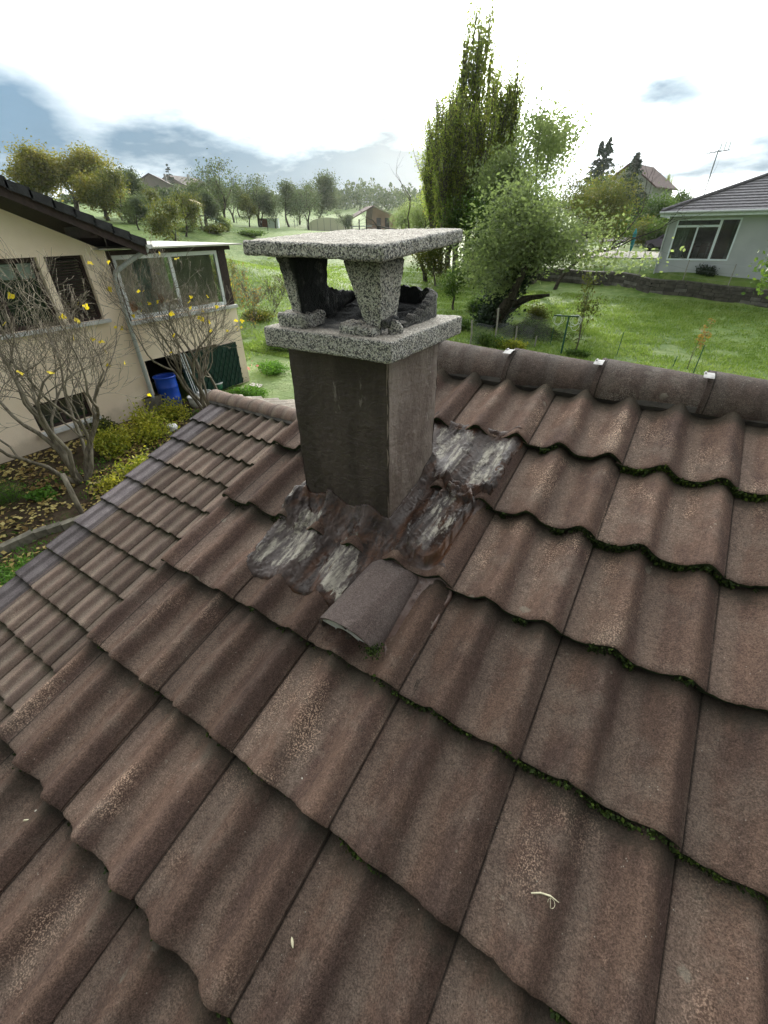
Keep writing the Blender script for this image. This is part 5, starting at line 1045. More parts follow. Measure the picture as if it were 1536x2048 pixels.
for k in range(420):
    c = rs.normal(0, 1, 3)*[.8, .6, 0]; z = .75*math.exp(-(c[0]**2+c[1]**2))*rs.rand(); d = unit(rs.normal(0, 1, 3)*[1, 1, .5])*rs.uniform(.1, .35); m.tube([c+[0, 0, z+.05]-d, c+[rs.normal(0, .05), 0, z+.1], c+[0, 0, z+.05]+d], .007, 3, False)
m.build('twigs', M['barkd'], cpst, kind='stuff'); n = 2500; C = rs.normal(0, 1, (n, 3))*[.75, .6, 0]; C[:, 2] = .7*np.exp(-(C[:, 0]**2+C[:, 1]**2))*rs.rand(n)+.03; U = rs.normal(0, 1, (n, 3)); U = U/np.linalg.norm(U, axis=1)[:, None]*.04; m = MB(); m.cards(C, U, np.cross(U, rs.normal(0, 1, (n, 3)))*.5); m.build('leaf_mass', LM['green'], cpst, kind='stuff')
for k, (px, py, lf, rad, lb) in enumerate((((970), 690, 'green', (1.0, .6, .45), 'green undergrowth between the wooden stakes'), (1020, 700, 'bush', (.8, .5, .4), 'yellow-tinged undergrowth right above the first ridge clip'), (920, 660, 'green', (.8, .6, .5), 'undergrowth at the left stake behind the base plate corner'), (1150, 712, 'green', (.7, .4, .25), 'weeds at the foot of the clothes post'), (1075, 640, 'olive', (.9, .6, .8), 'leafy scrub behind the chicken wire'), (950, 625, 'green', (1., .6, .9), 'scrub left of the leaning trunk'))): bush('undergrowth', gp(px, py), lb, 'undergrowth', lf, rad, 2200, .045, 200+k, stems=18)
# saplings
def at_h(px, py, ty, tx=None): b = gp(px, py); return b, hgt(b, tx or px, ty)
b, h = at_h(1150, 704, 520, 1190); tree('sapling', b, 'thin sapling with sparse reddish and green leaves right of the clothes post', 'sapling', leaf='olive', seed=5, height=h, r=.035, n=520, size=.055, spread=.10, depth=3, nb=(3, 4), ang=(.2, .5), trunkfrac=.6, up=.15, wand=.15, lean=(.10, .0, 1), maxdepth=2)
b, h = at_h(1375, 738, 640); tree('sapling', b, 'small reddish dry sapling alone in the near meadow', 'sapling', leaf='rust', seed=6, height=h, r=.02, n=110, size=.05, spread=.06, depth=3, nb=(2, 3), ang=(.2, .5), trunkfrac=.5)
b, h = at_h(905, 620, 560); tree('sapling', b, 'small forked tree just right of the base plate', 'tree', leaf='green', seed=8, height=h*1.5, r=.09, n=2600, size=.06, spread=.22, depth=3, nb=(2, 4), trunkfrac=.35)
b, h = at_h(870, 572, 470); tree('bushy_tree', b, 'low many-stemmed tree behind the cowl at its right side', 'tree', leaf='olive', seed=9, height=h*1.05, r=.09, n=4500, size=.08, spread=.35, depth=4, nb=(3, 4), trunkfrac=.2, ang=(.4, .9))
# the big leaning tree
b = gp(975, 652); h = top_at(1060, 350, 25)[1]; tree('leaning_tree', b, 'big old tree with ivy covered trunk leaning right behind the ridge', 'tree', leaf='grey', seed=14, height=h, r=.36, lean=(.55, -.08, 1), n=36000, size=.07, spread=.34, bk='barkd', depth=5, nb=(3, 4), ang=(.4, 1.05), trunkfrac=.40, up=.0, wand=.34, maxdepth=3, shrink=(.62, .9), droop=.2, clear=lambda x: np.where(x > 1.2, 3.0, 1.2+.4*np.clip(x, -2, 2)))
bt = bpy.data.objects['leaning_tree']; bt.scale = (1.35, 1.35, 1.); bt.rotation_euler = (0, 0, -.1); rs = np.random.RandomState(2); n = 5000; tv = rs.rand(n)**1.1; P = np.stack([.36*tv*h*.42*.9+0*tv, -.03*tv*h*.42, tv*h*.40], 1)+rs.normal(0, 1, (n, 3))*[.30, .30, .1]; U = rs.normal(0, 1, (n, 3)); U = U/np.linalg.norm(U, axis=1)[:, None]*.07; m = MB(); m.cards(P, U, np.cross(U, rs.normal(0, 1, (n, 3)))*.6); m.build('ivy', LM['dark'], bt)
# poplars and willow behind it
popm = []
for k in range(3):
    popm.append(make_tree(seed=60+k, height=14., r=.28, leaf='poplar', n=9000, size=.085, spread=.20, depth=3, nb=(9, 12), ang=(.22, .55), trunkfrac=.62, up=.34, wand=.13, maxdepth=2, along=.10, shrink=(.30, .62), k=5))
for k, (px, D, ty, s, lb) in enumerate(((880, 47, 232, 1., 'leftmost poplar of the tall group, its top at mid height'), (915, 46, 200, 1., 'second poplar from the left, dense and narrow'), (925, 49, 18, .95, 'tallest poplar, left of the glaring sun'), (972, 50, -10, .95, 'tall poplar whose top leaves the frame right of the sun'), (1000, 47, 165, 1., 'poplar between the tallest pair and the willow-like tree'), (1035, 48, 125, 1., 'pointed poplar with a ragged top right of the sun'), (955, 45, 215, 1., 'low poplar in the middle of the tall group'), (895, 44, 250, 1., 'short poplar filling the gap between the two left ones'), (1018, 46, 190, 1., 'poplar just left of the pointed ragged one'), (935, 44, 185, 1., 'slim poplar left of the low middle one'))):
    b, h = top_at(px, ty, D); h *= 1.1; t = tree('poplar', b, lb, 'tree', 'poplars beyond the leaning tree', parts=popm[k % 3], rz=k*1.3); f_ = h/14*(1.12 if k not in (2, 3) else .72); t.scale = (f_, f_, h/14)
b, h = top_at(1120, 212, 40); T_ = tree('weeping_tree', b, 'loose willow-like tree with hanging twigs right of the poplars', 'tree', leaf='grey', seed=77, height=h, r=.22, n=17000, size=.08, spread=.38, depth=4, nb=(3, 4), ang=(.3, .8), trunkfrac=.4, droop=.9, up=.03, wand=.25)
T_.scale = (1.6, 1.6, 1.); b, h = top_at(862, 275, 40); tree('dead_tree', b, 'leafless dead tree with crooked limbs left of the poplars', 'tree', seed=31, height=h, r=.2, n=0, bk='barkd', depth=4, nb=(2, 3), ang=(.4, 1.1), trunkfrac=.45, wand=.55, up=0)
b, h = top_at(1160, 300, 38); tree('dead_tree', b, 'bare crooked limbs standing out right of the willow-like tree', 'tree', seed=36, height=h, r=.16, n=0, bk='barkd', depth=4, nb=(3, 4), ang=(.4, 1.1), trunkfrac=.4, wand=.5, up=0)
for k, (px, D, ty, lf, sd, lb, n) in enumerate(((905, 55, 372, 'rust', 90, 'tree with a rusty tinge left of the leaning tree', 5000), (850, 60, 388, 'grey', 91, 'grey-green tree above the right end of the cowl', 5500), (1010, 44, 330, 'green', 92, 'dense tree directly in front of the poplars', 7500), (940, 40, 395, 'green', 93, 'round tree left behind the leaning trunk', 7000), (1180, 50, 340, 'olive', 94, 'tree between the willow-like tree and the grey house', 6000), (1230, 58, 372, 'green', 95, 'leafy tree under the grey gable', 6000), (820, 75, 405, 'grey', 96, 'low tree right beside the timber chalet', 4200))):
    b, h = top_at(px, ty, D); tree('leafy_tree', b, lb, 'tree', leaf=lf, seed=sd, height=h, r=.2, n=n, size=.11, spread=.55, depth=4, nb=(3, 4), ang=(.4, 1.), trunkfrac=.28, up=.05, wand=.3, maxdepth=2)
# ---------------------------------------------------------------- right-hand house
M['bluewall'] = mat_wall('grey_blue_render', (.42, .45, .48), (.47, .50, .53), (.30, .31, .28)); M['bluewhite'] = simple('pale_blue_frame', (.74, .82, .88), .4, .05, 4); M['brick'] = simple('red_brown_brick', (.16, .07, .045), .85, .3, 10)
rh = empty('white_trimmed_house', (4, 42, 1.6), 0, 'grey bungalow with hipped tile roof and large white window at right', 'house'); HY = 38.3; HX0, HX1 = -2.15, 14.; fz = CZ-1.90
def wpy(mb, Y, x0, x1, z0, z1, holes, th=.3):
    xs = sorted({x0, x1, *[h[0] for h in holes], *[h[1] for h in holes]}); zs = sorted({z0, z1, *[h[2] for h in holes], *[h[3] for h in holes]})
    for a, b in zip(xs[:-1], xs[1:]):
        for c, d in zip(zs[:-1], zs[1:]):
            if any(h[0] < (a+b)/2 < h[1] and h[2] < (c+d)/2 < h[3] for h in holes): continue
            mb.box((a, Y, c), (b, Y+th, d))
wl = ony(1358, 440, HY); wr = ony(1487, 437, HY); wlb = ony(1335, 517, HY); wrb = ony(1450, 521, HY)
RW = (min(wl[0], wlb[0])-.05, (wr[0]+wrb[0])/2+.05, (wlb[2]+wrb[2])/2-.05, (wl[2]+wr[2])/2+.05); ez = ony(1400, 424, HY-.6)[2]
bw = ony(1515, 552, HY); BWn = (bw[0]-.1, bw[0]+1.0, bw[2]-.25, bw[2]+.25)
m = MB(); wpy(m, HY, HX0, HX1, -1., ez-.05, [RW, BWn]); m.box((HX0, HY+.3, -1), (HX0+.3, HY+9, ez-.05)); m.box((HX1-.3, HY+.3, -1), (HX1, HY+9, ez-.05)); child(m, 'wall', M['bluewall'], rh)
m = MB(); m.box((HX0+.31, HY+3.6, -.5), (HX1-.31, HY+3.7, ez-.05)); m.box((HX0+.31, HY+.31, RW[2]-.3), (HX1-.31, HY+3.6, RW[2]-.1)); child(m, 'room_backdrop', M['room'], rh)
m = MB(); m.box((HX0-.04, HY-.04, -1.), (HX1, HY-.002, RW[2]-.28)); child(m, 'plinth', M['bluewall'], rh)
fr = MB(); w = .09; x0, x1, z0, z1 = RW; Y = HY-.02
xm = x0+(x1-x0)*.70; xq = x0+(x1-x0)*.36; zt = z1-.40
for a, b in (((x0, Y, z0), (x0+w, Y+.1, z1)), ((x1-w, Y, z0), (x1, Y+.1, z1)), ((x0+w, Y, z0), (x1-w, Y+.1, z0+w)), ((x0+w, Y, z1-w), (x1-w, Y+.1, z1)), ((xm-.07, Y+.002, z0+w), (xm+.07, Y+.098, z1-w)), ((xq-.05, Y+.002, z0+w), (xq+.05, Y+.098, zt-.06)), ((x0+w, Y+.004, zt-.06), (xm-.07, Y+.096, zt+.06))): fr.box(a, b)
fo = child(fr, 'window', M['bluewhite'], rh)
for (a, b, c, d) in ((x0+w, xq-.05, z0+w, zt-.06), (xq+.05, xm-.07, z0+w, zt-.06), (xm+.07, x1-w, z0+w, z1-w), (x0+w, xm-.07, zt+.06, z1-w)):
    m = MB(); m.box((a, Y+.045, c), (b, Y+.052, d)); under(child(m, 'pane', M['glass'], rh), fo)
m = MB(); m.box((x1-.85, HY+.9, z0), (x1-.25, HY+1.1, z1)); child(m, 'brick_pier', M['brick'], rh); m = MB(); xs = np.linspace(x0+.15, x0+.8, 30); m.grid(np.stack([np.stack([xs, HY+.4+.04*np.sin(xs*40), xs*0+z0], 1), np.stack([xs, HY+.4+.04*np.sin(xs*40), xs*0+z1-.1], 1)])); child(m, 'curtain', M['curtain'], rh)
m = MB(); m.box((x0+1.2, HY+1., z0+.72), (x0+2.5, HY+1.9, z0+.76)); [m.box((x, y, z0-.1), (x+.06, y+.06, z0+.72)) for x in (x0+1.25, x0+2.4) for y in (HY+1.05, HY+1.8)]; child(m, 'table', M['brick'], rh)
for x in (x0+1.0, x0+1.7, x0+2.2): m = MB(); m.box((x, HY+.6, z0+.40), (x+.4, HY+.95, z0+.44)); m.box((x, HY+.58, z0+.44), (x+.4, HY+.61, z0+.95)); [m.box((x+a, HY+b, z0-.1), (x+a+.04, HY+b+.04, z0+.4)) for a in (0, .36) for b in (.6, .9)]; child(m, 'chair', M['brick'], rh)
m = MB(); m.box((BWn[0], HY+.05, BWn[2]), (BWn[1], HY+.12, BWn[2]+.05)); m.box((BWn[0], HY+.05, BWn[3]-.05), (BWn[1], HY+.12, BWn[3])); m.box((BWn[0], HY+.05, BWn[2]+.05), (BWn[0]+.05, HY+.12, BWn[3]-.05)); child(m, 'cellar_window', M['bluewhite'], rh); m = MB(); m.box((BWn[0], HY+.2, BWn[2]), (BWn[1], HY+.25, BWn[3])); child(m, 'cellar_pane', M['dark'], rh); m = MB(); m.box((BWn[0]-.12, HY-.14, BWn[2]-.10), (BWn[1]+.1, HY+.04, BWn[2]-.002)); child(m, 'cellar_sill', M['bluewhite'], rh)
# hipped roof built course by course
RE = .62; xe0, xe1, ye0, ye1 = HX0-RE, HX1+RE, HY-RE, HY+9+RE; half = (ye1-ye0)/2; pk = ony(1500, 355, ye0+half); slope = (pk[2]-ez)/half; nc = 12; M['hiptile'] = simple('grey_purple_roof_tile', (.155, .150, .165), .75, .2, 6, bump=.02)
for k in range(nc):
    for side in range(4):
        a0, a1 = half*k/nc, half*(k+1)/nc+.04; z0_, z1_ = ez+.09+slope*a0, ez+.03+slope*a1
        if side == 0: q = [(xe0+a0, ye0+a0), (xe1-a0, ye0+a0), (xe1-a1, ye0+a1), (xe0+a1, ye0+a1)]
        elif side == 1: q = [(xe0+a0, ye1-a0), (xe0+a0, ye0+a0), (xe0+a1, ye0+a1), (xe0+a1, ye1-a1)]
        elif side == 2: q = [(xe1-a0, ye0+a0), (xe1-a0, ye1-a0), (xe1-a1, ye1-a1), (xe1-a1, ye0+a1)]
        else: q = [(xe1-a0, ye1-a0), (xe0+a0, ye1-a0), (xe0+a1, ye1-a1), (xe1-a1, ye1-a1)]
        m = MB(); m.hexa([(*q[0], z0_-.10), (*q[1], z0_-.10), (*q[2], z1_-.06), (*q[3], z1_-.06), (*q[0], z0_), (*q[1], z0_), (*q[2], z1_), (*q[3], z1_)]); child(m, 'tile_course', M['hiptile'], rh)
for (a, b) in (((xe0, ye0), (xe0+half, ye0+half)), ((xe0, ye1), (xe0+half, ye0+half)), ((xe1, ye0), (xe1-half, ye0+half)), ((xe0+half, ye0+half), (xe1-half, ye0+half))):
    za = ez+.13 if a[1] in (ye0, ye1) else ez+.13+slope*half; m = MB(); m.tube([(*a, za), (*b, ez+.13+slope*half)], .10, 8); child(m, 'hip_ridge', M['hiptile'], rh)
m = MB(); m.box((xe0, ye0-.02, ez-.20), (xe1, ye0+.02, ez-.03)); m.box((xe0-.02, ye0+.02, ez-.20), (xe0+.02, ye1, ez-.03)); m.box((xe0+.02, ye0+.02, ez-.08), (xe1-.02, ye1-.02, ez-.04)); child(m, 'fascia', M['bluewhite'], rh)
m = MB(); m.tube([(xe0-.1, ye0-.09, ez-.0), (xe1, ye0-.09, ez-.0)], .075, 8); child(m, 'gutter', M['zincpipe'], rh); m = MB(); m.tube([(HX0+.0, ye0-.05, ez-.05), (HX0-.06, HY-.08, ez-.45), (HX0-.06, HY-.08, 1.2)], .05, 8); child(m, 'downpipe', M['zincpipe'], rh)
# television aerials
def aerial(base, tip, lb, w=.9, mast=.03, els=7):
    base = np.array(base); tip = np.array(tip)-base; t = empty('tv_aerial', tuple(base), 0, lb, 'aerial'); m = MB(); m.tube([(0, 0, 0), tip], mast, 6); m.build('mast', M['wire'], t); u = unit(np.array([.8, -.6, 0])); v = np.array([.6, .8, 0.])
    m = MB(); m.tube([tip-u*w*.5+[0, 0, -.1], tip+u*w*.5+[0, 0, -.1]], mast*.6, 4); m.build('boom', M['wire'], t)
    for k in range(els): c = tip+u*w*(-.45+.9*k/(els-1))+[0, 0, -.1]; m = MB(); m.tube([c-v*.25-np.array([0, 0, .0]), c+v*.25], mast*.45, 4); m.build('element', M['wire'], t)
    return t, tip, u, v
p = ony(1407, 392, HY+5.); t, tp, u, v = aerial((p[0], p[1], p[2]-.5), ony(1430, 300, HY+5.)+[.2, 0, 0], 'tall television aerial on the hip of the grey bungalow', 1.6, .04, 5)
for k in range(3): m = MB(); c = tp+u*(.1+.3*k); m.bar(c+[0, 0, -.1], c+[0, 0, .35], .06, .05); m.build('antenna_panel', M['zincpipe'], t)
# far grey house with gable
gh0 = gd(1232, 108); gh = empty('grey_gable_house', tuple(gh0), -.25, 'tall pale grey house with steep gable behind conifers', 'house'); H = hgt(gh0, 1240, 326); M['greyw'] = simple('grey_far_render', (.36, .37, .36), .9, .1, 1); M['redroof'] = simple('dark_red_tile', (.10, .06, .055), .85, .25, 3, bump=.02); wv_ = 4.9; eh = H*.62
m = MB(); m.box((-wv_, 0, -1), (wv_, 10, eh)); m.hexa([(-wv_, 0, eh), (wv_, 0, eh), (wv_, 10, eh), (-wv_, 10, eh), (-.02, 0, H-.3), (.02, 0, H-.3), (.02, 10, H-.3), (-.02, 10, H-.3)]); m.build('wall', M['greyw'], gh)
for s_ in (-1, 1): m = MB(); e = wv_+.7; ze = eh-.55*(H-eh)/wv_; q = [(0, -.8, H-.1), (s_*e, -.8, ze), (s_*e, 10.8, ze), (0, 10.8, H-.1)]; q = q if s_ > 0 else q[::-1]; m.hexa([(a, b, c-.12) for a, b, c in q]+[(a, b, c+.12) for a, b, c in q]); m.build('roof', M['redroof'], gh)
for x, z in ((-1.6, eh*.55), (1.4, eh*.55), (0, eh+.4)): m = MB(); m.box((x-.5, -.06, z), (x+.5, -.01, z+1.1)); m.build('window', M['dark'], gh)
aerial(gh0+[0, 0, H-.2], ond(1256, 265, 108), 'thin television aerial on the gable of the far grey house', 1.8, .05, 4)
for k, (px, D, ty, rb, lb) in enumerate(((1205, 100, 283, 3.0, 'left one of two spruces beside the grey gable'), (1222, 99, 274, 3.2, 'taller of the two spruces beside the grey gable'), (1277, 95, 308, 3.6, 'spruce right of the grey gable, top above the roof'), (1255, 84, 372, 4.2, 'broad dark conifer in front of the grey house'), (1285, 80, 385, 3.4, 'dark conifer right of the broad one before the grey house'))):
    b, h = top_at(px, ty, D); a_ = conifer_mesh(40+k, h, rb, 3600 if k < 3 else 6000); t = empty('conifer', tuple(b), 0, lb, 'conifer', 'conifers around the grey house'); link('trunk', a_[0], t); link('crown', a_[1], t)
for k, (px, D, ty, lf, lb, n) in enumerate(((1310, 72, 395, 'green', 'round green tree left of the bungalow roof', 6000), (1365, 100, 378, 'green', 'tree behind the bungalow hip', 3500), (1300, 62, 450, 'olive', 'small hedge tree near the parked car', 2000))):
    b, h = top_at(px, ty, D); tree('leafy_tree', b, lb, 'tree', leaf=lf, seed=120+k, height=h, r=.18, n=n, size=.12, spread=.6, depth=4, nb=(3, 4), trunkfrac=.22, maxdepth=2)
b, h = top_at(1345, 343, 120); t = tree('poplar', b, 'small distant poplar left of the bungalow roof', 'tree', parts=popm[1]); t.scale = (h/14*.8, h/14*.8, h/14)
b = gp(1303, 478); tree('young_tree', b, 'young yellow-green tree on the lawn left of the bungalow', 'tree', leaf='olive', seed=130, height=hgt(b, 1305, 436), r=.05, n=900, size=.09, spread=.25, depth=3, trunkfrac=.4)
bush('round_shrub', gp(1322, 478), 'bright yellow-green round shrub beside the bungalow corner', 'shrub', 'bush', (.8, .8, 1.2), 1200, .07, 140)
for k, (px, D, ty, w, lb) in enumerate(((1180, 74, 440, 3, 'hedge left of the grey house lawn'), (1240, 76, 432, 4, 'dark hedge under the grey house'), (1330, 60, 440, 2, 'hedge behind the parked car'))):
    b, h = top_at(px, ty, D); bush('hedge', b, lb, 'hedge', 'green', (w, 1.5, h), 4500, .11, 150+k, stems=30)
# sun loungers, parasol, car, tyre on the lawn
M['resin'] = simple('white_resin', (.72, .72, .70), .4, .05, 3)
def lounger(base, rz, lb, up=.6):
    t = empty('sun_lounger', tuple(base), rz, lb, 'sun lounger', 'white loungers on the terrace'); z = .34
    for y in (-.3, .27): m = MB(); m.bar((-.95, y, z), (.45, y, z), .06, .06); m.build('side_rail', M['resin'], t)
    for k in range(9): m = MB(); x = -.88+k*.15; m.box((x, -.27, z+.0), (x+.10, .24, z+.03)); m.build('slat', M['resin'], t)
    m = MB(); m.bar((.45, -.015, z), (.45+.62*math.cos(up), -.015, z+.62*math.sin(up)), .54, .04); m.build('backrest', M['resin'], t)
    for x in (-.8, .4):
        for y in (-.28, .25): m = MB(); m.bar((x, y, 0), (x+.05, y, z), .06, .05); m.build('leg', M['resin'], t)
lounger(gp(1195, 512), .5, 'front white lounger with raised backrest on the terrace', .9); lounger(gp(1222, 507), .3, 'white lounger behind the front one, its backrest steeply raised', 1.05); lounger(gp(1175, 508), 1.4, 'leftmost white lounger, lying flat at the edge of the terrace', .1)
b = gp(1257, 516); pa = empty('parasol', tuple(b), 0, 'closed turquoise garden parasol on the terrace', 'parasol'); tp = ond(1271, 458, math.hypot(b[0], b[1]))-b; H = hgt(b, 1270, 457); tl = np.array([0, 0, H]); M['turq'] = simple('turquoise_cloth', (.03, .22, .24), .8, .15, 5); m = MB(); m.tube([(0, 0, 0), tl*.98], .03, 6); m.build('pole', M['greypost'], pa); m = MB(); m.tube([tl*.25, tl*.5, tl*.85, tl], [.07, .14, .13, .03], 9); m.build('canopy', M['turq'], pa, smooth=True)
M['carpaint'] = simple('dark_plum_paint', (.06, .045, .08), .3, .05, 3, spec=.6)
b = gp(1318, 506); ca = empty('parked_car', (b[0]+.6, b[1]+2, float(tz(b[0]+.6, b[1]+2))), 2.6, 'dark plum car parked half hidden behind the bungalow corner', 'car'); prof_ = [(-2.1, .35), (-2.15, .75), (-1.75, 1.0), (-1.1, 1.42), (.3, 1.45), (1.05, 1.0), (2.0, .85), (2.1, .4)]
m = MB(); P = np.array([[(x, y*(1 if z < 1.05 else .84), z) for x, z in prof_] for y in (-.85, .85)]); m.grid(P); n_ = len(prof_)
for y in (-.85, .85): V = [(x, y*(1 if z < 1.05 else .84), z) for x, z in prof_]; m.add(V+[(0, y, .35)], None, [[n_, k, k+1] if y < 0 else [n_, k+1, k] for k in range(n_-1)])
m.build('body', M['carpaint'], ca); 
for y in (-.80, .80): m = MB(); m.hexa([(-1.35, y-.012, 1.02), (.8, y-.012, 1.02), (.8, y+.012, 1.02), (-1.35, y+.012, 1.02), (-1.05, y*.915-.012, 1.36), (.25, y*.915-.012, 1.36), (.25, y*.915+.012, 1.36), (-1.05, y*.915+.012, 1.36)]); m.build('side_window', M['dark'], ca)
for x in (-1.3, 1.35):
    for y in (-.86, .86): m = MB(); a = np.arange(16)*math.pi/8; m.grid(np.array([[(x+.32*math.cos(t), y+d, .32+.32*math.sin(t)) for t in np.append(a, 0)] for d in (-.09, .09)])); m.add([(x+.32*math.cos(t), y+.09*np.sign(y), .32+.32*math.sin(t)) for t in a]+[(x, y+.09*np.sign(y), .32)], None, [[16, k, (k+1) % 16] for k in range(16)]); m.build('wheel', M['dark'], ca)
m = MB(); m.box((-2.2, -.8, .35), (-2.10, .8, .55)); m.build('bumper', M['resin'], ca)
b = gp(1343, 533); ty_ = empty('black_tub', tuple(b), .3, 'black round tub lying on its side under the large window', 'tub'); m = MB(); m.tube([(-.5, 0, .33), (-.45, 0, .33), (.4, 0, .36), (.45, 0, .36)], [.28, .33, .38, .34], 16); m.build('body', M['dark'], ty_, smooth=True)
b = gp(1385, 540); sb = empty('stone_step', tuple(b), 0, 'pale slab leaning at the foot of the bungalow wall', 'slab'); m = MB(); m.hexa([(-.5, -.2, 0), (.6, -.25, 0), (.6, .2, 0), (-.5, .2, 0), (-.4, -.1, .5), (.5, -.1, .55), (.5, .1, .55), (-.4, .1, .5)]); m.build('slab', M['wallpale'], sb)
for k, (px, py) in enumerate(((1400, 548), (1418, 552))): bush('wall_plant', gp(px, py), ['small dark plant left of its twin against the bungalow plinth', 'second dark plant against the bungalow plinth'][k], 'plant', 'dark', (.45, .35, .6), 500, .06, 170+k)
b = np.array([4.1, 22., float(tz(4.1, 22.))]); tree('garden_tree', b, 'tree whose leafy branches reach in at the right edge before the bungalow', 'tree', leaf='green', seed=181, height=5.4, r=.10, n=3600, size=.085, spread=.35, depth=4, nb=(3, 4), trunkfrac=.40, ang=(.4, 1.), clear=lambda x: 2.6+0*x)
# ---------------------------------------------------------------- chalet, tunnel, sheds, swing frame
b = gd(755, 112); cl = empty('timber_chalet', tuple(b), .0, 'small pinkish chalet with carport and pale tiled roof above the cowl', 'chalet'); H = hgt(b, 735, 412); yaw = math.atan2(b[1], b[0])-math.pi/2; cl.rotation_euler = (0, 0, yaw+.25)
M['pinkw'] = simple('pink_render', (.40, .25, .19), .9, .1, 1); eh = H*.50; w = 4.6
m = MB(); m.box((-1.2, 0, -.5), (4.4, 6, eh)); m.hexa([(-1.2, 0, eh), (4.4, 0, eh), (4.4, 6, eh), (-1.2, 6, eh), (-.9, 0, H-.35), (.6, 0, H-.35), (.6, 6, H-.35), (-.9, 6, H-.35)]); m.build('wall', M['pinkw'], cl)
for s_, e in ((-1, -6.6), (1, 5.6)): m = MB(); ze = eh*.86 if s_ > 0 else eh*.78; q = [(-1., -1., H), (e, -1., ze), (e, 7, ze), (-1., 7, H)]; q = q if s_ > 0 else q[::-1]; m.hexa([(a, b_, c-.10) for a, b_, c in q]+[(a, b_, c+.10) for a, b_, c in q]); m.build('roof', M['pale_tile'] if s_ > 0 else M['redroof'], cl)
for x in (-6., -4.2, -2.6): m = MB(); m.box((x, -.1, -.3), (x+.22, .12, eh*.9)); m.build('carport_post', M['dkwood'], cl)
for x in (-.2, 1.7): m = MB(); m.box((x, -.05, 0), (x+1., -.002, 2.1)); m.build('door', M['dkwood'], cl)
m = MB(); m.box((-6, -.02, .55), (-1.3, .06, .75)); m.build('rail', M['white'], cl)
b = gd(655, 108); pt = empty('polytunnel', tuple(b), math.atan2(b[1], b[0])-math.pi/2, 'pale plastic greenhouse left of the chalet', 'greenhouse'); H = hgt(b, 655, 435); t = NT('greenhouse_film'); M['film'] = t.fin((.80, .76, .62), .5); a = np.linspace(0, math.pi, 13); wv_ = 4.2; prf = [(wv_*math.cos(x), H*math.sin(x)**.6) for x in a]; m = MB(); m.grid(np.array([[(x, y, z) for x, z in prf] for y in (0, 7.)])); m.add([(x, 0, z) for x, z in prf]+[(0, 0, 0)], None, [[13, k, k+1] for k in range(12)]); m.build('cover', M['film'], pt)
for x in np.linspace(-3.4, 3.4, 6): m = MB(); m.box((x-.03, -.06, 0), (x+.03, -.01, H*.93)); m.build('hoop_post', M['greypost'], pt)
b = gd(548, 92); sh = empty('garden_box', tuple(b), .6, 'pale blue box shed beside a brown one in the orchard', 'shed'); h = hgt(b, 548, 438); m = MB(); m.box((-.9, -.7, 0), (.9, .7, h)); m.build('body', M['bluewhite'], sh); m = MB(); m.box((-.95, -.75, h+.002), (.95, .75, h+.08)); m.build('lid', M['sill'], sh)
b = gd(534, 93); sh = empty('garden_box', tuple(b), .6, 'brown wooden box shed left of the pale blue one', 'shed'); m = MB(); m.box((-1.3, -.7, 0), (1.1, .7, h*.9)); m.build('body', M['brick'], sh); m = MB(); m.box((-1.35, -.75, h*.9+.002), (1.15, .75, h)); m.build('lid', M['dkwood'], sh)
b = gp(395, 454); sw = empty('play_tower', tuple(b), .5, 'wooden play tower with green slide among the orchard trees', 'play tower'); h = hgt(b, 385, 398)*.97; M['pwood'] = simple('play_wood', (.20, .19, .16), .85, .2, 6)
for x in (-.9, .9):
    for y in (-.8, .8): m = MB(); m.bar((x*1.15, y*1.15, -.2), (x, y, h*.78), .14); m.build('post', M['pwood'], sw)
m = MB(); m.box((-1., -.9, h*.40), (1., .9, h*.44)); m.build('deck', M['pwood'], sw)
for z in (.50, .56, .62): m = MB(); m.box((-1., -.95, h*z), (1., -.91, h*(z+.035))); m.build('board', M['pwood'], sw)
for s_ in (-1, 1): m = MB(); q = [(0, -1.1, h), (s_*1.25, -1.1, h*.76), (s_*1.25, 1.1, h*.76), (0, 1.1, h)]; q = q if s_ > 0 else q[::-1]; m.hexa([(a, b_, c-.03) for a, b_, c in q]+[(a, b_, c+.03) for a, b_, c in q]); m.build('roof', M['ochre'] if s_ > 0 else M['dkwood'], sw)
m = MB(); P = [(1., 0, h*.44), (1.8, -.1, h*.38), (3.2, -.2, h*.12), (3.9, -.3, h*.06)]; m.grid(np.array([[(x, y+d, z+(.18 if abs(d) > .2 else 0)) for d in (-.28, -.22, .22, .28)] for x, y, z in P])); m.build('slide', M['gplastic'], sw)
# orchard and field edge
om = [make_tree(seed=300+k, height=6., r=.17, leaf=['far', 'olive', 'far', 'far'][k], n=[6500, 5000, 6000, 2200][k], size=.11, spread=.42, depth=4, nb=(3, 4), ang=(.35, .95), trunkfrac=.34, bk='barkd', up=.08, wand=.3, minr=.012) for k in range(4)]
orch = [(260, 66, 392, 0), (285, 74, 385, 2), (305, 88, 378, 1), (335, 78, 392, 0), (352, 64, 386, 1), (372, 92, 362, 2), (400, 70, 380, 0), (430, 86, 322, 3), (415, 96, 362, 0), (455, 110, 368, 3), (505, 88, 352, 3), (512, 90, 375, 2), (490, 84, 392, 1), (545, 88, 400, 3), (590, 120, 360, 3), (568, 112, 362, 0), (610, 100, 372, 3), (625, 118, 350, 0), (690, 100, 420, 3), (705, 98, 430, 0), (342, 52, 400, 1), (470, 130, 372, 0), (530, 140, 372, 0), (228, 74, 335, 1), (245, 90, 338, 0), (218, 80, 350, 2)]
adj = ['grey-green', 'thin', 'leafy', 'half bare', 'dark trunked', 'small', 'spreading']
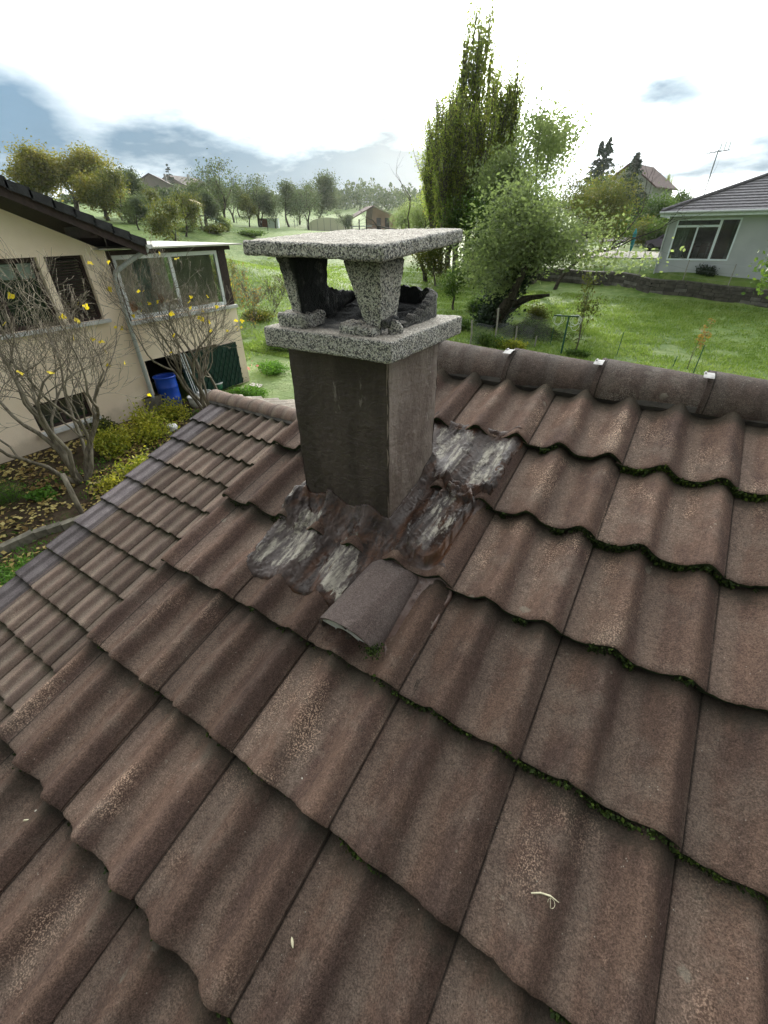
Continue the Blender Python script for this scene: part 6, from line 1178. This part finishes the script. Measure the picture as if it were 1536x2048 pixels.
desc = ['between the yellow tree and the playing tower, lowest', 'with bushy foot right of the large yellow tree', 'in front of the pale left hill house gable', 'with leaning dark trunk below the hill house', 'nearest the play tower on its left side', 'rising before the pointed hill house roof', 'right behind the play tower roof', 'tall and nearly bare, the highest of the orchard', 'dark crowned just left of the tallest bare tree', 'thin twigged right of the tallest bare tree', 'bare topped with a forked crown in mid orchard', 'bright green, dense and upright in mid orchard', 'low, left of the bright green upright one', 'bare and low beside the box sheds', 'bare, against the far wood left of the tunnel', 'grey-green against the far wood edge', 'thin, standing left of the pale greenhouse', 'tallest one in front of the dark far wood', 'thin bare one before the greenhouse', 'small one between greenhouse and carport', 'front-most of all, its twigs hiding the play tower', 'far one behind the thin twigged tree', 'far one above the box sheds', 'tall pale green one beside the large yellow tree', 'in front of the leftmost hill roof', 'low and rounded at the right foot of the large yellow tree']
for k, (px, D, ty, v) in enumerate(orch):
    b, h = top_at(px, ty, D); t = tree('orchard_tree', b, 'orchard tree '+desc[k], 'tree', 'orchard trees on the meadow slope', parts=om[v], rz=k*2.1); s = h/6.; t.scale = (s*1.15, s*1.15, s)
b, h = top_at(105, 285, 84); T_ = tree('yellow_tree', b, 'large yellowing round tree behind the left house roof', 'tree', leaf='yellow', seed=411, height=h, r=.35, n=24000, size=.12, spread=.5, depth=5, nb=(3, 4), ang=(.35, .9), trunkfrac=.16, up=.05, shrink=(.6, .85), minr=.015, maxdepth=2)
T_.scale = (1.3, 1.3, 1.); b, h = top_at(190, 352, 78); T_ = tree('yellow_tree', b, 'smaller yellow-green tree at the right foot of the large yellow one', 'tree', leaf='yellow', seed=412, height=h, r=.25, n=8000, size=.13, spread=.5, depth=4, nb=(3, 4), trunkfrac=.25, minr=.015, maxdepth=2)
T_.scale = (1.4, 1.4, 1.); b, h = top_at(35, 305, 86); T_ = tree('yellow_tree', b, 'yellowing tree cut by the left picture edge above the verge', 'tree', leaf='yellow', seed=413, height=h, r=.3, n=9000, size=.13, spread=.5, depth=4, nb=(3, 4), trunkfrac=.25, minr=.015, maxdepth=2)
T_.scale = (1.5, 1.5, 1.)
# hillside houses
def hillhouse(px, D, ty, w, lb, rz, wall, roof, eave=.5, gx=1.):
    b = gd(px, D); t = empty('hillside_house', tuple(b), rz, lb, 'house', 'houses on the hill to the left'); H = hgt(b, px, ty); e = H*eave
    m = MB(); m.box((-w/2, 0, -2), (w/2, w*1.1, e)); m.hexa([(-w/2, 0, e), (w/2, 0, e), (w/2, w*1.1, e), (-w/2, w*1.1, e), (-.02, 0, H-.2), (.02, 0, H-.2), (.02, w*1.1, H-.2), (-.02, w*1.1, H-.2)]); m.build('wall', wall, t)
    for s_ in (-1, 1): m = MB(); E = w/2+.7; ze = e-.7*(H-e)/(w/2); q = [(0, -.7, H), (s_*E, -.7, ze), (s_*E, w*1.1+.7, ze), (0, w*1.1+.7, H)]; q = q if s_ > 0 else q[::-1]; m.hexa([(a, c, d-.12) for a, c, d in q]+[(a, c, d+.12) for a, c, d in q]); m.build('roof', roof, t)
    for x in (-w*.22, w*.18): m = MB(); m.box((x-.6, -.08, e*.45), (x+.6, -.01, e*.8)); m.build('window', M['dark'], t)
    m = MB(); m.box((w*.2, w*.5, H*.7), (w*.2+.7, w*.5+.7, H+.6)); m.build('chimney_stack', M['greyw'], t)
M['hillw'] = simple('pale_hill_render', (.40, .36, .32), .9, .1, .5); M['hillroof'] = simple('brown_hill_roof', (.11, .09, .085), .85, .2, 1)
hillhouse(325, 200, 347, 15, 'hillside house with pointed gable in the middle', .75, M['hillw'], M['hillroof']); hillhouse(255, 190, 345, 15, 'hillside house partly hidden left of the pointed one', .9, M['hillw'], M['hillroof']); hillhouse(360, 220, 350, 14, 'brown roofed hillside house right of the pointed one', .2, M['hillw'], M['hillroof']); hillhouse(215, 215, 350, 14, 'leftmost hillside house seen beside the large yellow tree', .6, M['hillw'], M['hillroof']); hillhouse(470, 260, 376, 12, 'small red roofed house far away at the top of the meadow', .4, M['hillw'], M['redroof'])
for k, (px, D, ty) in enumerate(((238, 185, 332), (246, 186, 334), (262, 184, 336), (333, 210, 326))):
    b, h = top_at(px, ty, D); a_ = conifer_mesh(80+k, h, 2.6, 1200); t = empty('conifer', tuple(b), 0, ['leftmost of three small spruces above the left hill roof', 'middle one of three small spruces above the left hill roof', 'rightmost of three small spruces above the left hill roof', 'spruce rising behind the pointed hill house'][k], 'conifer', 'spruces on the hill'); link('trunk', a_[0], t); link('crown', a_[1], t)
# far wood along the top of the meadow
rs = np.random.RandomState(77); m = MB(); C = []; 
for px in np.arange(150, 1000, 2.6):
    D = 185+rs.uniform(-14, 22); b = gd(px, D); ty = 390+8*math.sin(px*.013)+rs.uniform(-8, 8)+(-12 if 570 < px < 770 else 0)+(-16 if rs.rand() < .12 else 0)
    h = max(hgt(b, px, ty), 1.5); n = 95; q = rs.normal(0, 1, (n, 3))*[1.5, 1.5, 0]; q[:, 2] = h*rs.rand(n)**.8; q[:, :2] *= (1.15-q[:, 2:3]/h*.9); C.append(b+q)
C = np.concatenate(C); U = rs.normal(0, 1, C.shape); U /= np.linalg.norm(U, axis=1)[:, None]; V = np.cross(U, rs.normal(0, 1, C.shape)); V /= np.linalg.norm(V, axis=1)[:, None]; s = rs.uniform(.2, .5, (len(C), 1)); m.cards(C, U*s, V*s*.8); m.build('far_wood', LM['far'], None, label='mixed wood along the top of the sloping meadow', cat='wood', kind='stuff')
m = MB(); C = []
for px in np.arange(1080, 1620, 2.6):
    D = 230+rs.uniform(-14, 22); b = gd(px, D); h = max(hgt(b, px, 398+rs.uniform(-6, 8)), 1.5); n = 60; q = rs.normal(0, 1, (n, 3))*[1.8, 1.8, 0]; q[:, 2] = h*rs.rand(n)**.8; C.append(b+q)
C = np.concatenate(C); U = rs.normal(0, 1, C.shape); U /= np.linalg.norm(U, axis=1)[:, None]; V = np.cross(U, rs.normal(0, 1, C.shape)); V /= np.linalg.norm(V, axis=1)[:, None]; s = rs.uniform(.25, .6, (len(C), 1)); m.cards(C, U*s, V*s*.8); m.build('far_wood', LM['far'], None, label='distant tree belt behind the grey bungalow', cat='wood', kind='stuff')
# garden fence posts on the slope
fo_ = empty('garden_fence', tuple(gp(560, 458)), 0, 'row of thin wooden posts across the sloping meadow', 'fence')
for (px, py, ty) in ((310, 452, 430), (415, 447, 430), (474, 447, 430), (520, 452, 428), (572, 450, 432), (595, 452, 434), (614, 455, 432), (590, 456, 440), (536, 462, 448), (658, 456, 440), (640, 452, 436)):
    b = gp(px, py); h = min(hgt(b, px, ty), 2.6); m = MB(); m.tube([b-[0, 0, .2], b+[.05, 0, h]], .05, 5); child(m, 'post', M['barkd'], fo_)
for k, (px, py, lf, rad, lb) in enumerate(((370, 462, 'grey', (3, 1.5, 1.0), 'low scrub at the foot of the play tower'), (430, 466, 'olive', (2.4, 1.4, .9), 'bramble scrub beside the vegetable plot'), (450, 462, 'grey', (1.2, 1.2, 1.6), 'round garden bush at the vegetable plot'), (270, 448, 'grey', (2.4, 2, 3.0), 'dense dark shrub right of the yellow trees'), (500, 472, 'green', (3, 1.2, .7), 'vegetable rows left of the cowl'), (690, 458, 'olive', (2.5, 1.5, 2.), 'shrub before the greenhouse and carport'), (520, 640, 'olive', (1.2, 1., .5), 'scrub right of the veranda corner'))):
    bush('scrub', gp(px, py), lb, 'scrub', lf, rad, 2400, .10 if k < 6 else .05, 240+k, stems=20)
for k, (px, py, ty, lb, lf, n) in enumerate(((470, 640, 505, 'twiggy shrub with yellowing leaves right behind the veranda corner', 'yellow', 420), (512, 655, 520, 'mostly bare shrub with brown seed heads left of the base plate', 'rust', 420), (452, 600, 500, 'yellow-green shrub beyond the veranda post', 'yellow', 700), (545, 640, 540, 'bare twiggy shrub whose tips reach the left end of the cap slab', 'olive', 300))):
    b = gp(px, py); h = max(hgt(b, px, ty), 1.0); tree('twiggy_shrub', b, lb, 'shrub', leaf=lf, seed=500+k, height=h, r=.03, n=n, size=.045, spread=.12, depth=5, nb=(3, 4), ang=(.3, .8), trunkfrac=.25, up=.12, wand=.35, maxdepth=2, bk='bark', minr=.004)
# ---------------------------------------------------------------- air
hz = bpy.data.materials.new('damp_air'); hz.use_nodes = True; n = hz.node_tree.nodes; n.clear(); v = n.new('ShaderNodeVolumePrincipled'); o_ = n.new('ShaderNodeOutputMaterial'); hz.node_tree.links.new(v.outputs[0], o_.inputs[1]); v.inputs['Density'].default_value = HAZE; v.inputs['Anisotropy'].default_value = .75; v.inputs['Color'].default_value = (.90, .97, .97, 1)
zmin = min(float((lambda z: z.min())(tz(*np.meshgrid(np.linspace(-330, 230, 40), np.linspace(-30, 330, 40))))), 0)-1.5
if HAZE > 0: m = MB(); m.box((-345, -40, zmin), (240, 345, 48)); m.build('haze', hz, None, kind='stuff')
